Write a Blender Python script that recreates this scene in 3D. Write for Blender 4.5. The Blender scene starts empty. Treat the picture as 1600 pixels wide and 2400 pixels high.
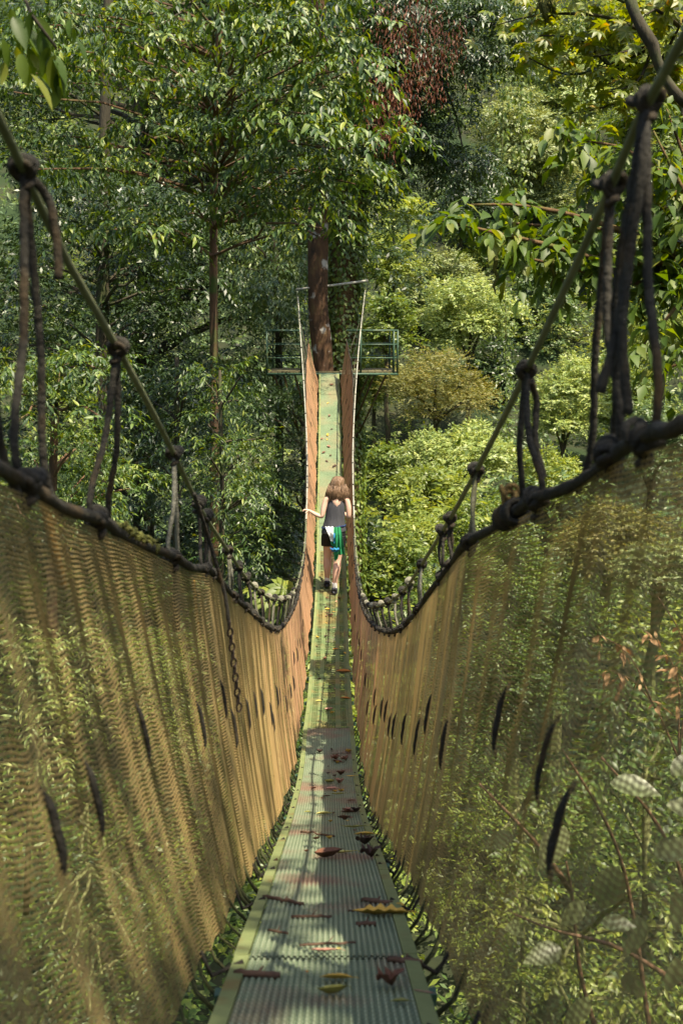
import bpy, bmesh, math, random
import numpy as np
from mathutils import Vector, Matrix

sc = bpy.context.scene
C = sc.collection
R = np.random.RandomState(7)
random.seed(7)
rad = math.radians

# ------------------------------------------------------------------ camera
PITCH = math.atan(430 / 2400.0)
cp, sp = math.cos(PITCH), math.sin(PITCH)
cd = bpy.data.cameras.new('camera')
cam = bpy.data.objects.new('camera', cd)
C.objects.link(cam)
cam.location = (0, 0, 0)
cam.rotation_euler = (math.pi / 2 - PITCH, 0, 0)
cd.sensor_fit = 'HORIZONTAL'
cd.sensor_width = 24
cd.lens = 36
cd.clip_start = 0.05
cd.clip_end = 2000
cd.dof.use_dof = True
cd.dof.focus_distance = 13.5
cd.dof.aperture_fstop = 5.2
sc.camera = cam

# ------------------------------------------------------------------ light
SUN_EL, SUN_AZ = 64.0, 136.0     # azimuth clockwise from +Y (away from camera)
w = bpy.data.worlds.new('World')
sc.world = w
w.use_nodes = True
nt = w.node_tree
for n in list(nt.nodes):
    nt.nodes.remove(n)
sky = nt.nodes.new('ShaderNodeTexSky')
sky.sky_type = 'NISHITA'
sky.sun_disc = False
sky.sun_elevation = rad(SUN_EL)
sky.sun_rotation = rad(SUN_AZ)
sky.air_density = 1.0
sky.dust_density = 2.5
bg = nt.nodes.new('ShaderNodeBackground')
bg.inputs['Strength'].default_value = 0.15
wo = nt.nodes.new('ShaderNodeOutputWorld')
nt.links.new(sky.outputs[0], bg.inputs[0])
nt.links.new(bg.outputs[0], wo.inputs[0])
sd = bpy.data.lights.new('sun', 'SUN')
sd.energy = 5.0
sd.angle = rad(0.5)
sd.color = (1.0, 0.88, 0.67)
sun = bpy.data.objects.new('sun', sd)
C.objects.link(sun)
az, el = rad(SUN_AZ), rad(SUN_EL)
sdir = Vector((math.sin(az) * math.cos(el), math.cos(az) * math.cos(el), math.sin(el)))
sun.rotation_euler = sdir.to_track_quat('Z', 'Y').to_euler()
sun.location = sdir * 60
sc.view_settings.view_transform = 'Standard'
sc.view_settings.look = 'None'
sc.view_settings.exposure = 1.15
sc.view_settings.gamma = 1
sc.view_settings.use_curve_mapping = False
sc.render.engine = 'CYCLES'
sc.cycles.max_bounces = 6
sc.cycles.diffuse_bounces = 3
sc.cycles.glossy_bounces = 2
sc.cycles.transmission_bounces = 4
sc.cycles.transparent_max_bounces = 6
sc.cycles.use_denoising = True

# ------------------------------------------------------------------ helpers
def W(px, py, zc):
    u = (px - 800) / 2400.0
    v = (py - 1200) / 2400.0
    return np.array((u * zc, zc * (cp - v * sp), -zc * (v * cp + sp)))

def WY(px, py, y):
    v = (py - 1200) / 2400.0
    return W(px, py, y / (cp - v * sp))

K = 1600 / 1568.0
def D(x, y, Y):
    return WY(x * K, y * K, Y)

def pchip(xs, ys):
    xs = np.asarray(xs, float); ys = np.asarray(ys, float)
    h = np.diff(xs); d = np.diff(ys) / h
    m = np.zeros(len(xs)); m[0] = d[0]; m[-1] = d[-1]
    for i in range(1, len(xs) - 1):
        m[i] = (d[i - 1] * h[i] + d[i] * h[i - 1]) / (h[i] + h[i - 1])
    def f(x):
        x = np.asarray(x, float)
        i = np.clip(np.searchsorted(xs, x) - 1, 0, len(xs) - 2)
        t = (x - xs[i]) / h[i]
        lo = x < xs[0]; hi = x > xs[-1]
        t2, t3 = t * t, t * t * t
        r = (2*t3-3*t2+1)*ys[i] + (t3-2*t2+t)*h[i]*m[i] + (-2*t3+3*t2)*ys[i+1] + (t3-t2)*h[i]*m[i+1]
        r = np.where(lo, ys[0] + m[0] * (x - xs[0]), r)
        r = np.where(hi, ys[-1] + m[-1] * (x - xs[-1]), r)
        return r
    return f

def mesh_np(name, V, F, mats=None, smooth=False, mi=None):
    """V (n,3), F list of faces or (m,k) array"""
    me = bpy.data.meshes.new(name)
    V = np.asarray(V, np.float32)
    if isinstance(F, np.ndarray):
        m, k = F.shape
        me.vertices.add(len(V)); me.vertices.foreach_set('co', V.ravel())
        me.loops.add(m * k); me.loops.foreach_set('vertex_index', F.astype(np.int32).ravel())
        me.polygons.add(m)
        me.polygons.foreach_set('loop_start', np.arange(0, m * k, k, dtype=np.int32))
        me.update(calc_edges=True)
    else:
        me.from_pydata(V.tolist(), [], F)
        me.update()
    if mats:
        for x in (mats if isinstance(mats, (list, tuple)) else [mats]):
            me.materials.append(x)
    if mi is not None:
        me.polygons.foreach_set('material_index', np.asarray(mi, np.int32))
    if smooth:
        me.polygons.foreach_set('use_smooth', np.ones(len(me.polygons), bool))
    return me

def link(name, me, parent=None, loc=None):
    o = bpy.data.objects.new(name, me)
    C.objects.link(o)
    if parent is not None:
        o.parent = parent
    if loc is not None:
        o.location = loc
    return o

def thing(name, label, cat, loc=(0, 0, 0), group=None):
    o = bpy.data.objects.new(name, None)
    o.empty_display_size = 0.1
    C.objects.link(o)
    o.location = loc
    tag(o, label, cat, group)
    return o

def tag(o, label=None, cat=None, group=None, kind=None):
    if label: o['label'] = label
    if cat: o['category'] = cat
    if group: o['group'] = group
    if kind: o['kind'] = kind
    return o

class MB:
    def __init__(s):
        s.v = []; s.f = []; s.n = 0; s.m = []
    def add(s, V, F, mi=0):
        V = [tuple(p) for p in V]
        s.v += V
        s.f += [tuple(i + s.n for i in f) for f in F]
        s.m += [mi] * len(F)
        s.n += len(V)
    def box(s, x0, x1, y0, y1, z0, z1, mi=0):
        V = [(x, y, z) for z in (z0, z1) for y in (y0, y1) for x in (x0, x1)]
        s.add(V, [(0,2,3,1),(4,5,7,6),(0,1,5,4),(2,6,7,3),(0,4,6,2),(1,3,7,5)], mi)
    def bar(s, a, b, w_, h_, mi=0, up=(0, 0, 1)):
        a = Vector(a); b = Vector(b); d = (b - a).normalized()
        r = d.cross(Vector(up))
        if r.length < 1e-4: r = d.cross(Vector((1, 0, 0)))
        r.normalize(); u = r.cross(d)
        V = []
        for p in (a, b):
            for sx, sz in ((-1,-1),(1,-1),(1,1),(-1,1)):
                V.append(p + r * sx * w_ / 2 + u * sz * h_ / 2)
        s.add(V, [(3,2,1,0),(4,5,6,7),(0,1,5,4),(1,2,6,5),(2,3,7,6),(3,0,4,7)], mi)
    def tube(s, pts, rs, n=8, mi=0, lobes=0, pitch=0.06, lob=0.22, cap=True):
        pts = np.asarray(pts, float)
        k = len(pts)
        if np.isscalar(rs): rs = [rs] * k
        T = np.gradient(pts, axis=0)
        T /= np.linalg.norm(T, axis=1)[:, None] + 1e-9
        up = np.array((0, 0, 1.0))
        if abs(T[0] @ up) > .9: up = np.array((0, 1.0, 0))
        N = np.cross(T[0], up); N /= np.linalg.norm(N)
        V = []; L = 0
        for i in range(k):
            N = N - T[i] * (N @ T[i]); N /= np.linalg.norm(N) + 1e-9
            B = np.cross(T[i], N)
            if i: L += np.linalg.norm(pts[i] - pts[i - 1])
            for j in range(n):
                a = 2 * math.pi * j / n
                r = rs[i]
                if lobes: r = r * (1 - lob + lob * 1.3 * abs(math.cos(lobes * 0.5 * (a - 2 * math.pi * L / pitch / lobes * 1.0))))
                V.append(pts[i] + (N * math.cos(a) + B * math.sin(a)) * r)
        F = []
        for i in range(k - 1):
            for j in range(n):
                a = i * n + j; b = i * n + (j + 1) % n
                F.append((a, b, b + n, a + n))
        if cap:
            F.append(tuple(range(n))[::-1]); F.append(tuple((k - 1) * n + j for j in range(n)))
        s.add(V, F, mi)
    def build(s, name, mats, parent=None, smooth=False, loc=None):
        me = mesh_np(name, np.array(s.v), s.f, mats, smooth, s.m)
        return link(name, me, parent, loc)

def respace(pts, step):
    pts = np.asarray(pts, float)
    d = np.r_[0, np.cumsum(np.linalg.norm(np.diff(pts, axis=0), axis=1))]
    n = max(3, int(d[-1] / step) + 1)
    t = np.linspace(0, d[-1], n)
    return np.stack([pchip(d, pts[:, i])(t) if len(pts) > 2 else np.interp(t, d, pts[:, i]) for i in range(3)], 1)

# ------------------------------------------------------------------ materials
def newmat(name):
    m = bpy.data.materials.new(name)
    m.use_nodes = True
    t = m.node_tree
    for n in list(t.nodes): t.nodes.remove(n)
    out = t.nodes.new('ShaderNodeOutputMaterial')
    return m, t, out

def N_(t, typ, **kw):
    n = t.nodes.new(typ)
    for k, v in kw.items():
        if k.startswith('i_'):
            n.inputs[k[2:].replace('_', ' ')].default_value = v
        else:
            setattr(n, k, v)
    return n

def ramp(t, fac, stops):
    r = t.nodes.new('ShaderNodeValToRGB')
    e = r.color_ramp.elements
    while len(e) < len(stops): e.new(0.5)
    for i, (p, c) in enumerate(stops):
        e[i].position = p
        e[i].color = (c[0], c[1], c[2], 1)
    t.links.new(fac, r.inputs[0])
    return r.outputs[0]

def surf(name, stops, scale=8, rough=0.8, bump=0.3, detail=6, spec=0.3, stretch=None, extra=None, bscale=None, wave=None):
    m, t, out = newmat(name)
    tc = N_(t, 'ShaderNodeTexCoord')
    mp = N_(t, 'ShaderNodeMapping')
    if stretch: mp.inputs['Scale'].default_value = stretch
    t.links.new(tc.outputs['Object'], mp.inputs[0])
    no = N_(t, 'ShaderNodeTexNoise'); no.inputs['Scale'].default_value = scale; no.inputs['Detail'].default_value = detail
    no.inputs['Roughness'].default_value = 0.65
    t.links.new(mp.outputs[0], no.inputs['Vector'])
    col = ramp(t, no.outputs[0], stops)
    if extra:
        n2 = N_(t, 'ShaderNodeTexNoise'); n2.inputs['Scale'].default_value = extra[0]; n2.inputs['Detail'].default_value = 4
        t.links.new(tc.outputs['Object'], n2.inputs['Vector'])
        mx = N_(t, 'ShaderNodeMix', data_type='RGBA')
        f = ramp(t, n2.outputs[0], [(extra[1], (0, 0, 0)), (extra[2], (1, 1, 1))])
        t.links.new(f, mx.inputs['Factor']); t.links.new(col, mx.inputs['A'])
        mx.inputs['B'].default_value = (*extra[3], 1)
        col = mx.outputs['Result']
    if wave:
        wv = N_(t, 'ShaderNodeTexWave', wave_type='BANDS', bands_direction='Y'); wv.inputs['Scale'].default_value = wave; wv.inputs['Distortion'].default_value = .6; wv.inputs['Detail'].default_value = 2
        t.links.new(tc.outputs['Object'], wv.inputs['Vector'])
        wc = ramp(t, wv.outputs['Fac'], [(.25, (.66, .68, .64)), (.5, (1, 1, 1))])
        m2 = N_(t, 'ShaderNodeMix', data_type='RGBA', blend_type='MULTIPLY'); m2.inputs['Factor'].default_value = 1
        t.links.new(col, m2.inputs['A']); t.links.new(wc, m2.inputs['B']); col = m2.outputs['Result']
    b = N_(t, 'ShaderNodeBsdfPrincipled')
    b.inputs['Roughness'].default_value = rough
    b.inputs['Specular IOR Level'].default_value = spec
    t.links.new(col, b.inputs['Base Color'])
    if bump:
        n3 = N_(t, 'ShaderNodeTexNoise'); n3.inputs['Scale'].default_value = bscale or scale * 3; n3.inputs['Detail'].default_value = 6
        t.links.new(mp.outputs[0], n3.inputs['Vector'])
        bp = N_(t, 'ShaderNodeBump'); bp.inputs['Strength'].default_value = bump; bp.inputs['Distance'].default_value = 0.02
        t.links.new(n3.outputs[0], bp.inputs['Height']); t.links.new(bp.outputs[0], b.inputs['Normal'])
    t.links.new(b.outputs[0], out.inputs[0])
    return m

def leafmat(name, cols, trans=None, rough=0.42, tf=0.3, spec=0.5):
    """cols: list of (pos, rgb) over a random value per leaf"""
    m, t, out = newmat(name)
    g = N_(t, 'ShaderNodeNewGeometry')
    oi = N_(t, 'ShaderNodeObjectInfo')
    ad = N_(t, 'ShaderNodeMath', operation='ADD')
    t.links.new(g.outputs['Random Per Island'], ad.inputs[0]); t.links.new(oi.outputs['Random'], ad.inputs[1])
    fr = N_(t, 'ShaderNodeMath', operation='FRACT'); t.links.new(ad.outputs[0], fr.inputs[0])
    col = ramp(t, fr.outputs[0], [(p_, (min(1, c_[0] * 1.28), c_[1] * 1.04, c_[2] * .72)) for p_, c_ in cols])
    # patches of older and younger foliage
    no = N_(t, 'ShaderNodeTexNoise'); no.inputs['Scale'].default_value = 0.45; no.inputs['Detail'].default_value = 3
    t.links.new(g.outputs['Position'], no.inputs['Vector'])
    v = ramp(t, no.outputs[0], [(0.3, (.72, .78, .78)), (0.5, (1, 1, 1)), (0.72, (1.0, 1.0, 0.78))])
    mu = N_(t, 'ShaderNodeMix', data_type='RGBA', blend_type='MULTIPLY'); mu.inputs['Factor'].default_value = 1
    t.links.new(col, mu.inputs['A']); t.links.new(v, mu.inputs['B'])
    b = N_(t, 'ShaderNodeBsdfPrincipled')
    b.inputs['Roughness'].default_value = rough
    b.inputs['Specular IOR Level'].default_value = spec
    t.links.new(mu.outputs['Result'], b.inputs['Base Color'])
    tr = N_(t, 'ShaderNodeBsdfTranslucent')
    hs = N_(t, 'ShaderNodeHueSaturation'); hs.inputs['Hue'].default_value = 0.475; hs.inputs['Saturation'].default_value = 1.15; hs.inputs['Value'].default_value = 2.0
    t.links.new(mu.outputs['Result'], hs.inputs['Color'])
    t.links.new(hs.outputs[0], tr.inputs[0])
    mx = N_(t, 'ShaderNodeMixShader'); mx.inputs[0].default_value = tf
    t.links.new(b.outputs[0], mx.inputs[1]); t.links.new(tr.outputs[0], mx.inputs[2])
    t.links.new(mx.outputs[0], out.inputs[0])
    return m

def g(r, gg, b): return (r, gg, b)
L = {}
L['glossy'] = leafmat('leaf_glossy', [(0, g(.016,.05,.014)), (.5, g(.042,.10,.024)), (.85, g(.095,.175,.035)), (1, g(.17,.24,.045))], rough=.5, spec=.55, tf=.26)
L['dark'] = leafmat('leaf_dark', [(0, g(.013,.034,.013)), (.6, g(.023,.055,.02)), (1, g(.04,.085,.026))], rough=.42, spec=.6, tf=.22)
L['blue'] = leafmat('leaf_bluegreen', [(0, g(.05,.11,.06)), (.6, g(.09,.17,.085)), (1, g(.15,.235,.10))], rough=.42, spec=.6, tf=.25)
L['mid'] = leafmat('leaf_mid', [(0, g(.05,.105,.025)), (.6, g(.09,.165,.04)), (1, g(.15,.22,.05))], rough=.45, tf=.3)
L['bright'] = leafmat('leaf_bright', [(0, g(.09,.16,.04)), (.6, g(.145,.23,.065)), (1, g(.22,.3,.085))], rough=.45, tf=.35)
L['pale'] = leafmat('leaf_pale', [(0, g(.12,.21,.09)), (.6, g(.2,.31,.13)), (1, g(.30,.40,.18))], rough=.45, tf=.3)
L['yellow'] = leafmat('leaf_yellow', [(0, g(.07,.13,.02)), (.6, g(.115,.18,.025)), (.96, g(.17,.21,.03)), (1, g(.25,.18,.03))], rough=.45, tf=.42)
L['olive'] = leafmat('leaf_olive', [(0, g(.09,.125,.04)), (.6, g(.14,.175,.06)), (1, g(.21,.22,.08))], rough=.55, tf=.3)
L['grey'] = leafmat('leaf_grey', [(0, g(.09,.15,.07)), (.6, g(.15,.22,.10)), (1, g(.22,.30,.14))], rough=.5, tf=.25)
L['big'] = leafmat('leaf_big', [(0, g(.03,.07,.015)), (.5, g(.055,.12,.02)), (.85, g(.09,.16,.03)), (1, g(.14,.19,.04))], rough=.5, spec=.4, tf=.38)
L['under'] = leafmat('leaf_undergrowth', [(0, g(.03,.07,.02)), (.6, g(.055,.115,.03)), (1, g(.12,.19,.04))], rough=.5, tf=.3)
L['silver'] = leafmat('leaf_silver', [(0, g(.11,.16,.09)), (1, g(.19,.25,.15))], rough=.4, tf=.3)
L['dry'] = leafmat('leaf_dry', [(0, g(.16,.12,.07)), (.5, g(.28,.2,.13)), (1, g(.33,.27,.19))], rough=.7, tf=.25)
L['red'] = leafmat('seed_red', [(0, g(.08,.03,.02)), (.6, g(.135,.055,.036)), (1, g(.2,.1,.06))], rough=.6, tf=.2)
bark = surf('bark_brown', [(.3, g(.05,.035,.02)), (.55, g(.13,.075,.04)), (.75, g(.2,.13,.07))], 6, .9, .8, stretch=(1,1,.25), extra=(2.2, .5, .62, g(.06,.09,.02)))
bark_lichen = surf('bark_lichen', [(.3, g(.03,.02,.012)), (.55, g(.085,.045,.022)), (.75, g(.13,.09,.035))], 6, .9, 1.0, stretch=(1,1,.4), extra=(3.2, .57, .66, g(.36,.34,.3)))
bark_dark = surf('bark_dark', [(.3, g(.022,.02,.012)), (.6, g(.06,.05,.03)), (.8, g(.1,.08,.05))], 9, .9, .8, stretch=(1,1,.3), extra=(3, .5, .65, g(.05,.07,.02)))
bark_moss = surf('bark_mossy', [(.3, g(.04,.03,.015)), (.5, g(.12,.07,.03)), (.65, g(.08,.1,.02))], 7, .95, 1.0)
stem_red = surf('stem_reddish', [(.3, g(.09,.055,.03)), (.7, g(.19,.11,.06))], 9, .7, .3)
stem_green = surf('stem_green', [(.3, g(.09,.11,.03)), (.7, g(.2,.2,.08))], 9, .7, .3)
soil = surf('valley_soil', [(.3, g(.012,.018,.008)), (.55, g(.025,.032,.012)), (.8, g(.05,.042,.025))], .8, .95, .6, extra=(.25, .45, .6, g(.018,.035,.01)))

# ------------------------------------------------------------------ bridge curves
deck_tab = [(2.08,759,2400),(2.88,766,2190),(4.28,767,2014),(6.27,766,1902),(8.2,769,1800),(9.5,770,1709),(10.8,771,1640),
            (13.1,774,1491),(14.9,776,1391),(17,775,1262),(19.4,773,1125),(21.8,772.5,985),(23.9,771,877)]
cabR = [(1.45,1600,90),(1.6,1515,240),(1.8,1430,440),(2.35,1233,870),(3.1,1115,1105),(3.8,1055,1215),(4.7,990,1320),(5.6,950,1380),
        (7.2,893,1418),(10.2,850,1395),(12.2,838,1330),(15.2,829,1200),(19.5,829.5,975),(21.8,842,800),(23.9,858,659)]
cabL = [(1.57,0,285),(1.72,57,400),(1.9,120,540),(2.3,275,815),(3.1,408,1065),(3.7,463,1180),(4.7,540,1300),(5.6,577,1355),
        (6.3,605,1385),(8.2,663,1405),(11.3,700,1355),(13.3,712,1290),(15.2,718,1202),(19.5,716,975),(21.8,705,800),(23.9,697,677)]
netR = [(1.4,1600,1000),(1.8,1420,1075),(2.05,1345,1130),(2.5,1200,1205),(3.15,1090,1280),(3.7,1060,1315),(4.4,1000,1400),(5.5,950,1465),
        (7.5,895,1478),(9.6,860,1445),(12,840,1383),(15,830,1275),(19.5,828,1012),(22,824,860),(23.4,812,797)]
netL = [(1.54,0,1110),(1.72,75,1140),(1.97,150,1185),(2.6,300,1255),(3.3,440,1325),(3.8,490,1338),(4.6,545,1395),(5.5,590,1437),
        (7.8,650,1475),(9.8,683,1435),(12,700,1383),(15,715,1275),(19.5,717,1012),(22,717,860),(23.4,722,797)]
def curve(tab):
    P = np.array([W(p[1], p[2], p[0]) for p in tab])
    fx, fz = pchip(P[:, 1], P[:, 0]), pchip(P[:, 1], P[:, 2])
    return lambda y: np.stack([fx(y), np.asarray(y, float), fz(y)], -1)
DK, CR, CL, NR, NL = map(curve, (deck_tab, cabR, cabL, netR, netL))
Y0 = -0.6
YE = float(W(771, 877, 23.9)[1])
HW = 0.232
_Y = np.linspace(0.8, YE, 800)
_Z = DK(_Y)
_zc = _Z[:, 1] * cp - _Z[:, 2] * sp
_py = 1200 + 2400 * ((-_Z[:, 1] * sp - _Z[:, 2] * cp) / _zc)
def deck_at(px, py):
    """point of the walkway surface seen at a photograph position"""
    y = float(np.interp(-py, -_py, _Y))
    c = DK(y); zc = c[1] * cp - c[2] * sp
    return np.array(((px - 800) / 2400 * zc, y, c[2]))
def yz(zc_, tab=deck_tab):
    return float(W(770, np.interp(zc_, [t[0] for t in tab], [t[2] for t in tab]), zc_)[1])

m_deck = surf('walkway_green_plastic', [(.3, g(.19,.24,.155)), (.5, g(.26,.31,.205)), (.75, g(.32,.355,.25))], 3, .5, .15, extra=(2.6, .5, .64, g(.29,.2,.145)), spec=.4, wave=12)
m_deckf = surf('walkway_green_faded', [(.3, g(.15,.21,.125)), (.5, g(.19,.255,.15)), (.75, g(.235,.29,.18))], 3, .5, .15, extra=(1.6, .46, .66, g(.27,.25,.15)), spec=.4, wave=12)
m_deckg = surf('walkway_green_grooves', [(.3, g(.11,.145,.095)), (.5, g(.15,.195,.125)), (.75, g(.20,.235,.155))], 3, .6, .15, extra=(2.6, .5, .64, g(.2,.125,.09)), wave=12)
m_deck2 = surf('walkway_olive_lattice', [(.3, g(.08,.12,.05)), (.5, g(.12,.17,.07)), (.75, g(.2,.2,.09))], 5, .6, .15, extra=(3, .5, .66, g(.2,.16,.06)))
m_dirt = surf('walkway_silt', [(.3, g(.05,.06,.035)), (.6, g(.1,.09,.055))], 20, .9, .2)
m_rail = surf('rail_lime_paint', [(.3, g(.13,.165,.065)), (.6, g(.2,.235,.10)), (.8, g(.25,.265,.13))], 4, .5, .15, extra=(6, .58, .7, g(.16,.13,.05)))
m_green = surf('platform_green_paint', [(.3, g(.035,.07,.045)), (.7, g(.055,.105,.065))], 5, .45, .1, extra=(4, .58, .7, g(.1,.12,.05)))
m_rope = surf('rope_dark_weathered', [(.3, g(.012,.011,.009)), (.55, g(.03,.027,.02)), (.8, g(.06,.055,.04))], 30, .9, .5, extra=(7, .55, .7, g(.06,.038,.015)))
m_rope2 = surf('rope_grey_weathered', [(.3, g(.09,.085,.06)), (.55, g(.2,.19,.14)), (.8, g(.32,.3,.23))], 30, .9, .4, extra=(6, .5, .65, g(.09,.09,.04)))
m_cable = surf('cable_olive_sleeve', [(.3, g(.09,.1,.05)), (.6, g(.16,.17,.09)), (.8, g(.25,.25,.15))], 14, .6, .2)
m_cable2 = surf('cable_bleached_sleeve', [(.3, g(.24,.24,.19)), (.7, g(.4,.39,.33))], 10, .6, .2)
m_moss = surf('moss_tuft', [(.3, g(.06,.07,.015)), (.6, g(.13,.13,.03)), (.8, g(.2,.17,.06))], 25, .95, 1.0)
m_yrope = surf('rope_ochre', [(.3, g(.25,.13,.02)), (.7, g(.45,.25,.05))], 30, .85, .4)
m_chain = surf('chain_rust', [(.3, g(.02,.016,.012)), (.7, g(.07,.045,.03))], 30, .6, .3)

# net fibre: moss and painted shade near, painted sunlit gold mid-span, orange brown beyond
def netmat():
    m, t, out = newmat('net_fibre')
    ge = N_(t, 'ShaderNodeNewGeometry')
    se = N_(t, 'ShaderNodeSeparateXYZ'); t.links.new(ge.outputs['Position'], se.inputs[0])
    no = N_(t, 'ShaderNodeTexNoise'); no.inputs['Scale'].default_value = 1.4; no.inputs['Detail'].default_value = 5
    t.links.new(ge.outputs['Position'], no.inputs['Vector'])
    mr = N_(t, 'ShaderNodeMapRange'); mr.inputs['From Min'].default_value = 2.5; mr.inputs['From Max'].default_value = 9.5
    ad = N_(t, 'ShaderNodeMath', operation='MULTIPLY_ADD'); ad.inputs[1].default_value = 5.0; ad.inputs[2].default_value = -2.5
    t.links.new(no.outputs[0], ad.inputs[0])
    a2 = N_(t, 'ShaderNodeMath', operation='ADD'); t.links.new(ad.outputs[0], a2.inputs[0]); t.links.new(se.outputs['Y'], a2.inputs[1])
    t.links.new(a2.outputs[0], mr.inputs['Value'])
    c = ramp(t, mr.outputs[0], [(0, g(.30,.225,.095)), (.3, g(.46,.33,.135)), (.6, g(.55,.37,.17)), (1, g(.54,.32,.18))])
    n2 = N_(t, 'ShaderNodeTexNoise'); n2.inputs['Scale'].default_value = 3.0; n2.inputs['Detail'].default_value = 8
    mp = N_(t, 'ShaderNodeMapping'); mp.inputs['Scale'].default_value = (1, 2.2, .5)
    t.links.new(ge.outputs['Position'], mp.inputs[0]); t.links.new(mp.outputs[0], n2.inputs['Vector'])
    v = ramp(t, n2.outputs[0], [(.3, (.5,.55,.45)), (.5, (1,1,1)), (.7, (1.0,.95,.9))])
    mu = N_(t, 'ShaderNodeMix', data_type='RGBA', blend_type='MULTIPLY'); mu.inputs['Factor'].default_value = 1
    t.links.new(c, mu.inputs['A']); t.links.new(v, mu.inputs['B'])
    b = N_(t, 'ShaderNodeBsdfPrincipled'); b.inputs['Roughness'].default_value = .75; b.inputs['Specular IOR Level'].default_value = .25
    t.links.new(mu.outputs['Result'], b.inputs['Base Color'])
    tr = N_(t, 'ShaderNodeBsdfTranslucent'); t.links.new(mu.outputs['Result'], tr.inputs[0])
    mx = N_(t, 'ShaderNodeMixShader'); mx.inputs[0].default_value = .38
    t.links.new(b.outputs[0], mx.inputs[1]); t.links.new(tr.outputs[0], mx.inputs[2])
    t.links.new(mx.outputs[0], out.inputs[0])
    return m
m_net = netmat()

# ------------------------------------------------------------------ terrain
def ground_z(x, y):
    x = np.asarray(x, float); y = np.asarray(y, float)
    z = -8.2 + 0.0 * x
    z = z + np.interp(y - .1 * np.abs(x), [28, 38, 46, 52, 60, 70, 82, 95, 110, 130, 160, 400, 900], [0, -3.0, -4.0, -3.0, .8, 7, 15.5, 27, 41, 58, 78, 100, 105])
    z = z + 0.55 * np.maximum(0, np.abs(x) - 16)
    z = z + 0.95 * np.maximum(0, 3.5 - y) * np.exp(-np.maximum(0, 3.5 - y) / 60)
    z = z + 1.1 * np.sin(x * .21 + 1.3) * np.cos(y * .17) + .5 * np.sin(x * .6 + y * .43)
    z = z + 1.2 * np.exp(-((x + 5) ** 2 + (y - 8) ** 2) / 18) + 1.0 * np.exp(-((x - 6) ** 2 + (y - 9) ** 2) / 20)
    return np.minimum(z, 110)
gx = np.concatenate([np.linspace(-900, -70, 14), np.linspace(-60, 60, 61), np.linspace(70, 900, 14)])
gy = np.concatenate([np.linspace(-900, -40, 12), np.linspace(-34, 140, 88), np.linspace(160, 1100, 14)])
GX, GY = np.meshgrid(gx, gy)
GV = np.stack([GX.ravel(), GY.ravel(), ground_z(GX, GY).ravel()], 1)
nx, ny = len(gx), len(gy)
ii = (np.arange(ny - 1)[:, None] * nx + np.arange(nx - 1)[None, :]).ravel()
go = link('ground', mesh_np('ground', GV, np.stack([ii, ii + 1, ii + nx + 1, ii + nx], 1), soil, True))
tag(go, kind='structure')

# ------------------------------------------------------------------ foliage generators
def unit(a): return a / (np.linalg.norm(a, axis=-1, keepdims=True) + 1e-9)

def sprays(pos, axis, Ls, nl, L0, droop=.35, up=.0, alt=True, ratio=.36, spread=.9, jit=.25, nb=None):
    """leaves set along short twigs: returns base, direction, normal, length"""
    n = len(pos)
    axis = unit(axis)
    Z = np.array((0, 0, 1.0))
    side = unit(np.cross(axis, Z) + R.normal(0, .15, (n, 3)))
    B = []; Dn = []; Nn = []; Ln = []
    Ls = np.broadcast_to(np.asarray(Ls, float), (n,))
    for i in range(nl):
        t = (i + .6) / nl
        s_ = 1 if i % 2 else -1
        p = pos + axis * (Ls * t)[:, None] - Z * (Ls * t * t * droop)[:, None]
        f = .35 + .65 * t if i == nl - 1 else .5
        d = axis * (f if i < nl - 1 else 1.2) + side * (s_ * spread * (1 - .35 * t) if i < nl - 1 else 0) - Z * droop * 1.1
        d = unit(d + R.normal(0, jit, (n, 3)))
        nn = (Z if nb is None else nb) + R.normal(0, .3, (n, 3)) + side * s_ * .2
        nn = unit(nn - d * np.sum(nn * d, 1, keepdims=True))
        B.append(p); Dn.append(d); Nn.append(nn); Ln.append(L0 * R.uniform(.5, 1.2, n))
    return [np.concatenate(B), np.concatenate(Dn), np.concatenate(Nn), np.concatenate(Ln)]

def cat(lst):
    return [np.concatenate([l[i] for l in lst]) for i in range(4)]

def leaf_arrays(lv, ratio=.36, detail=True, curl=.12):
    b, d, n, l = lv
    s = np.cross(d, n)
    m = len(b); l_ = l[:, None]
    wv = s * (l_ * ratio * .5)
    if detail:
        mid = b + d * l_ * .5 + n * l_ * .02
        lf = b + d * l_ * .45 + wv + n * l_ * .09
        rt = b + d * l_ * .45 - wv + n * l_ * .09
        tip = b + d * l_ - n * l_ * curl
        V = np.stack([b, lf, tip, rt, mid], 1).reshape(-1, 3)
        o = np.arange(m)[:, None] * 5
        F = np.concatenate([o + np.array([[0, 4, 1]]), o + np.array([[4, 2, 1]]), o + np.array([[0, 3, 4]]), o + np.array([[4, 3, 2]])])
    else:
        lf = b + d * l_ * .45 + wv + n * l_ * .06
        rt = b + d * l_ * .45 - wv + n * l_ * .06
        tip = b + d * l_
        V = np.stack([b, lf, tip, rt], 1).reshape(-1, 3)
        o = np.arange(m)[:, None] * 4
        F = np.concatenate([o + np.array([[0, 3, 2, 1]])])
    return V, F

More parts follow.
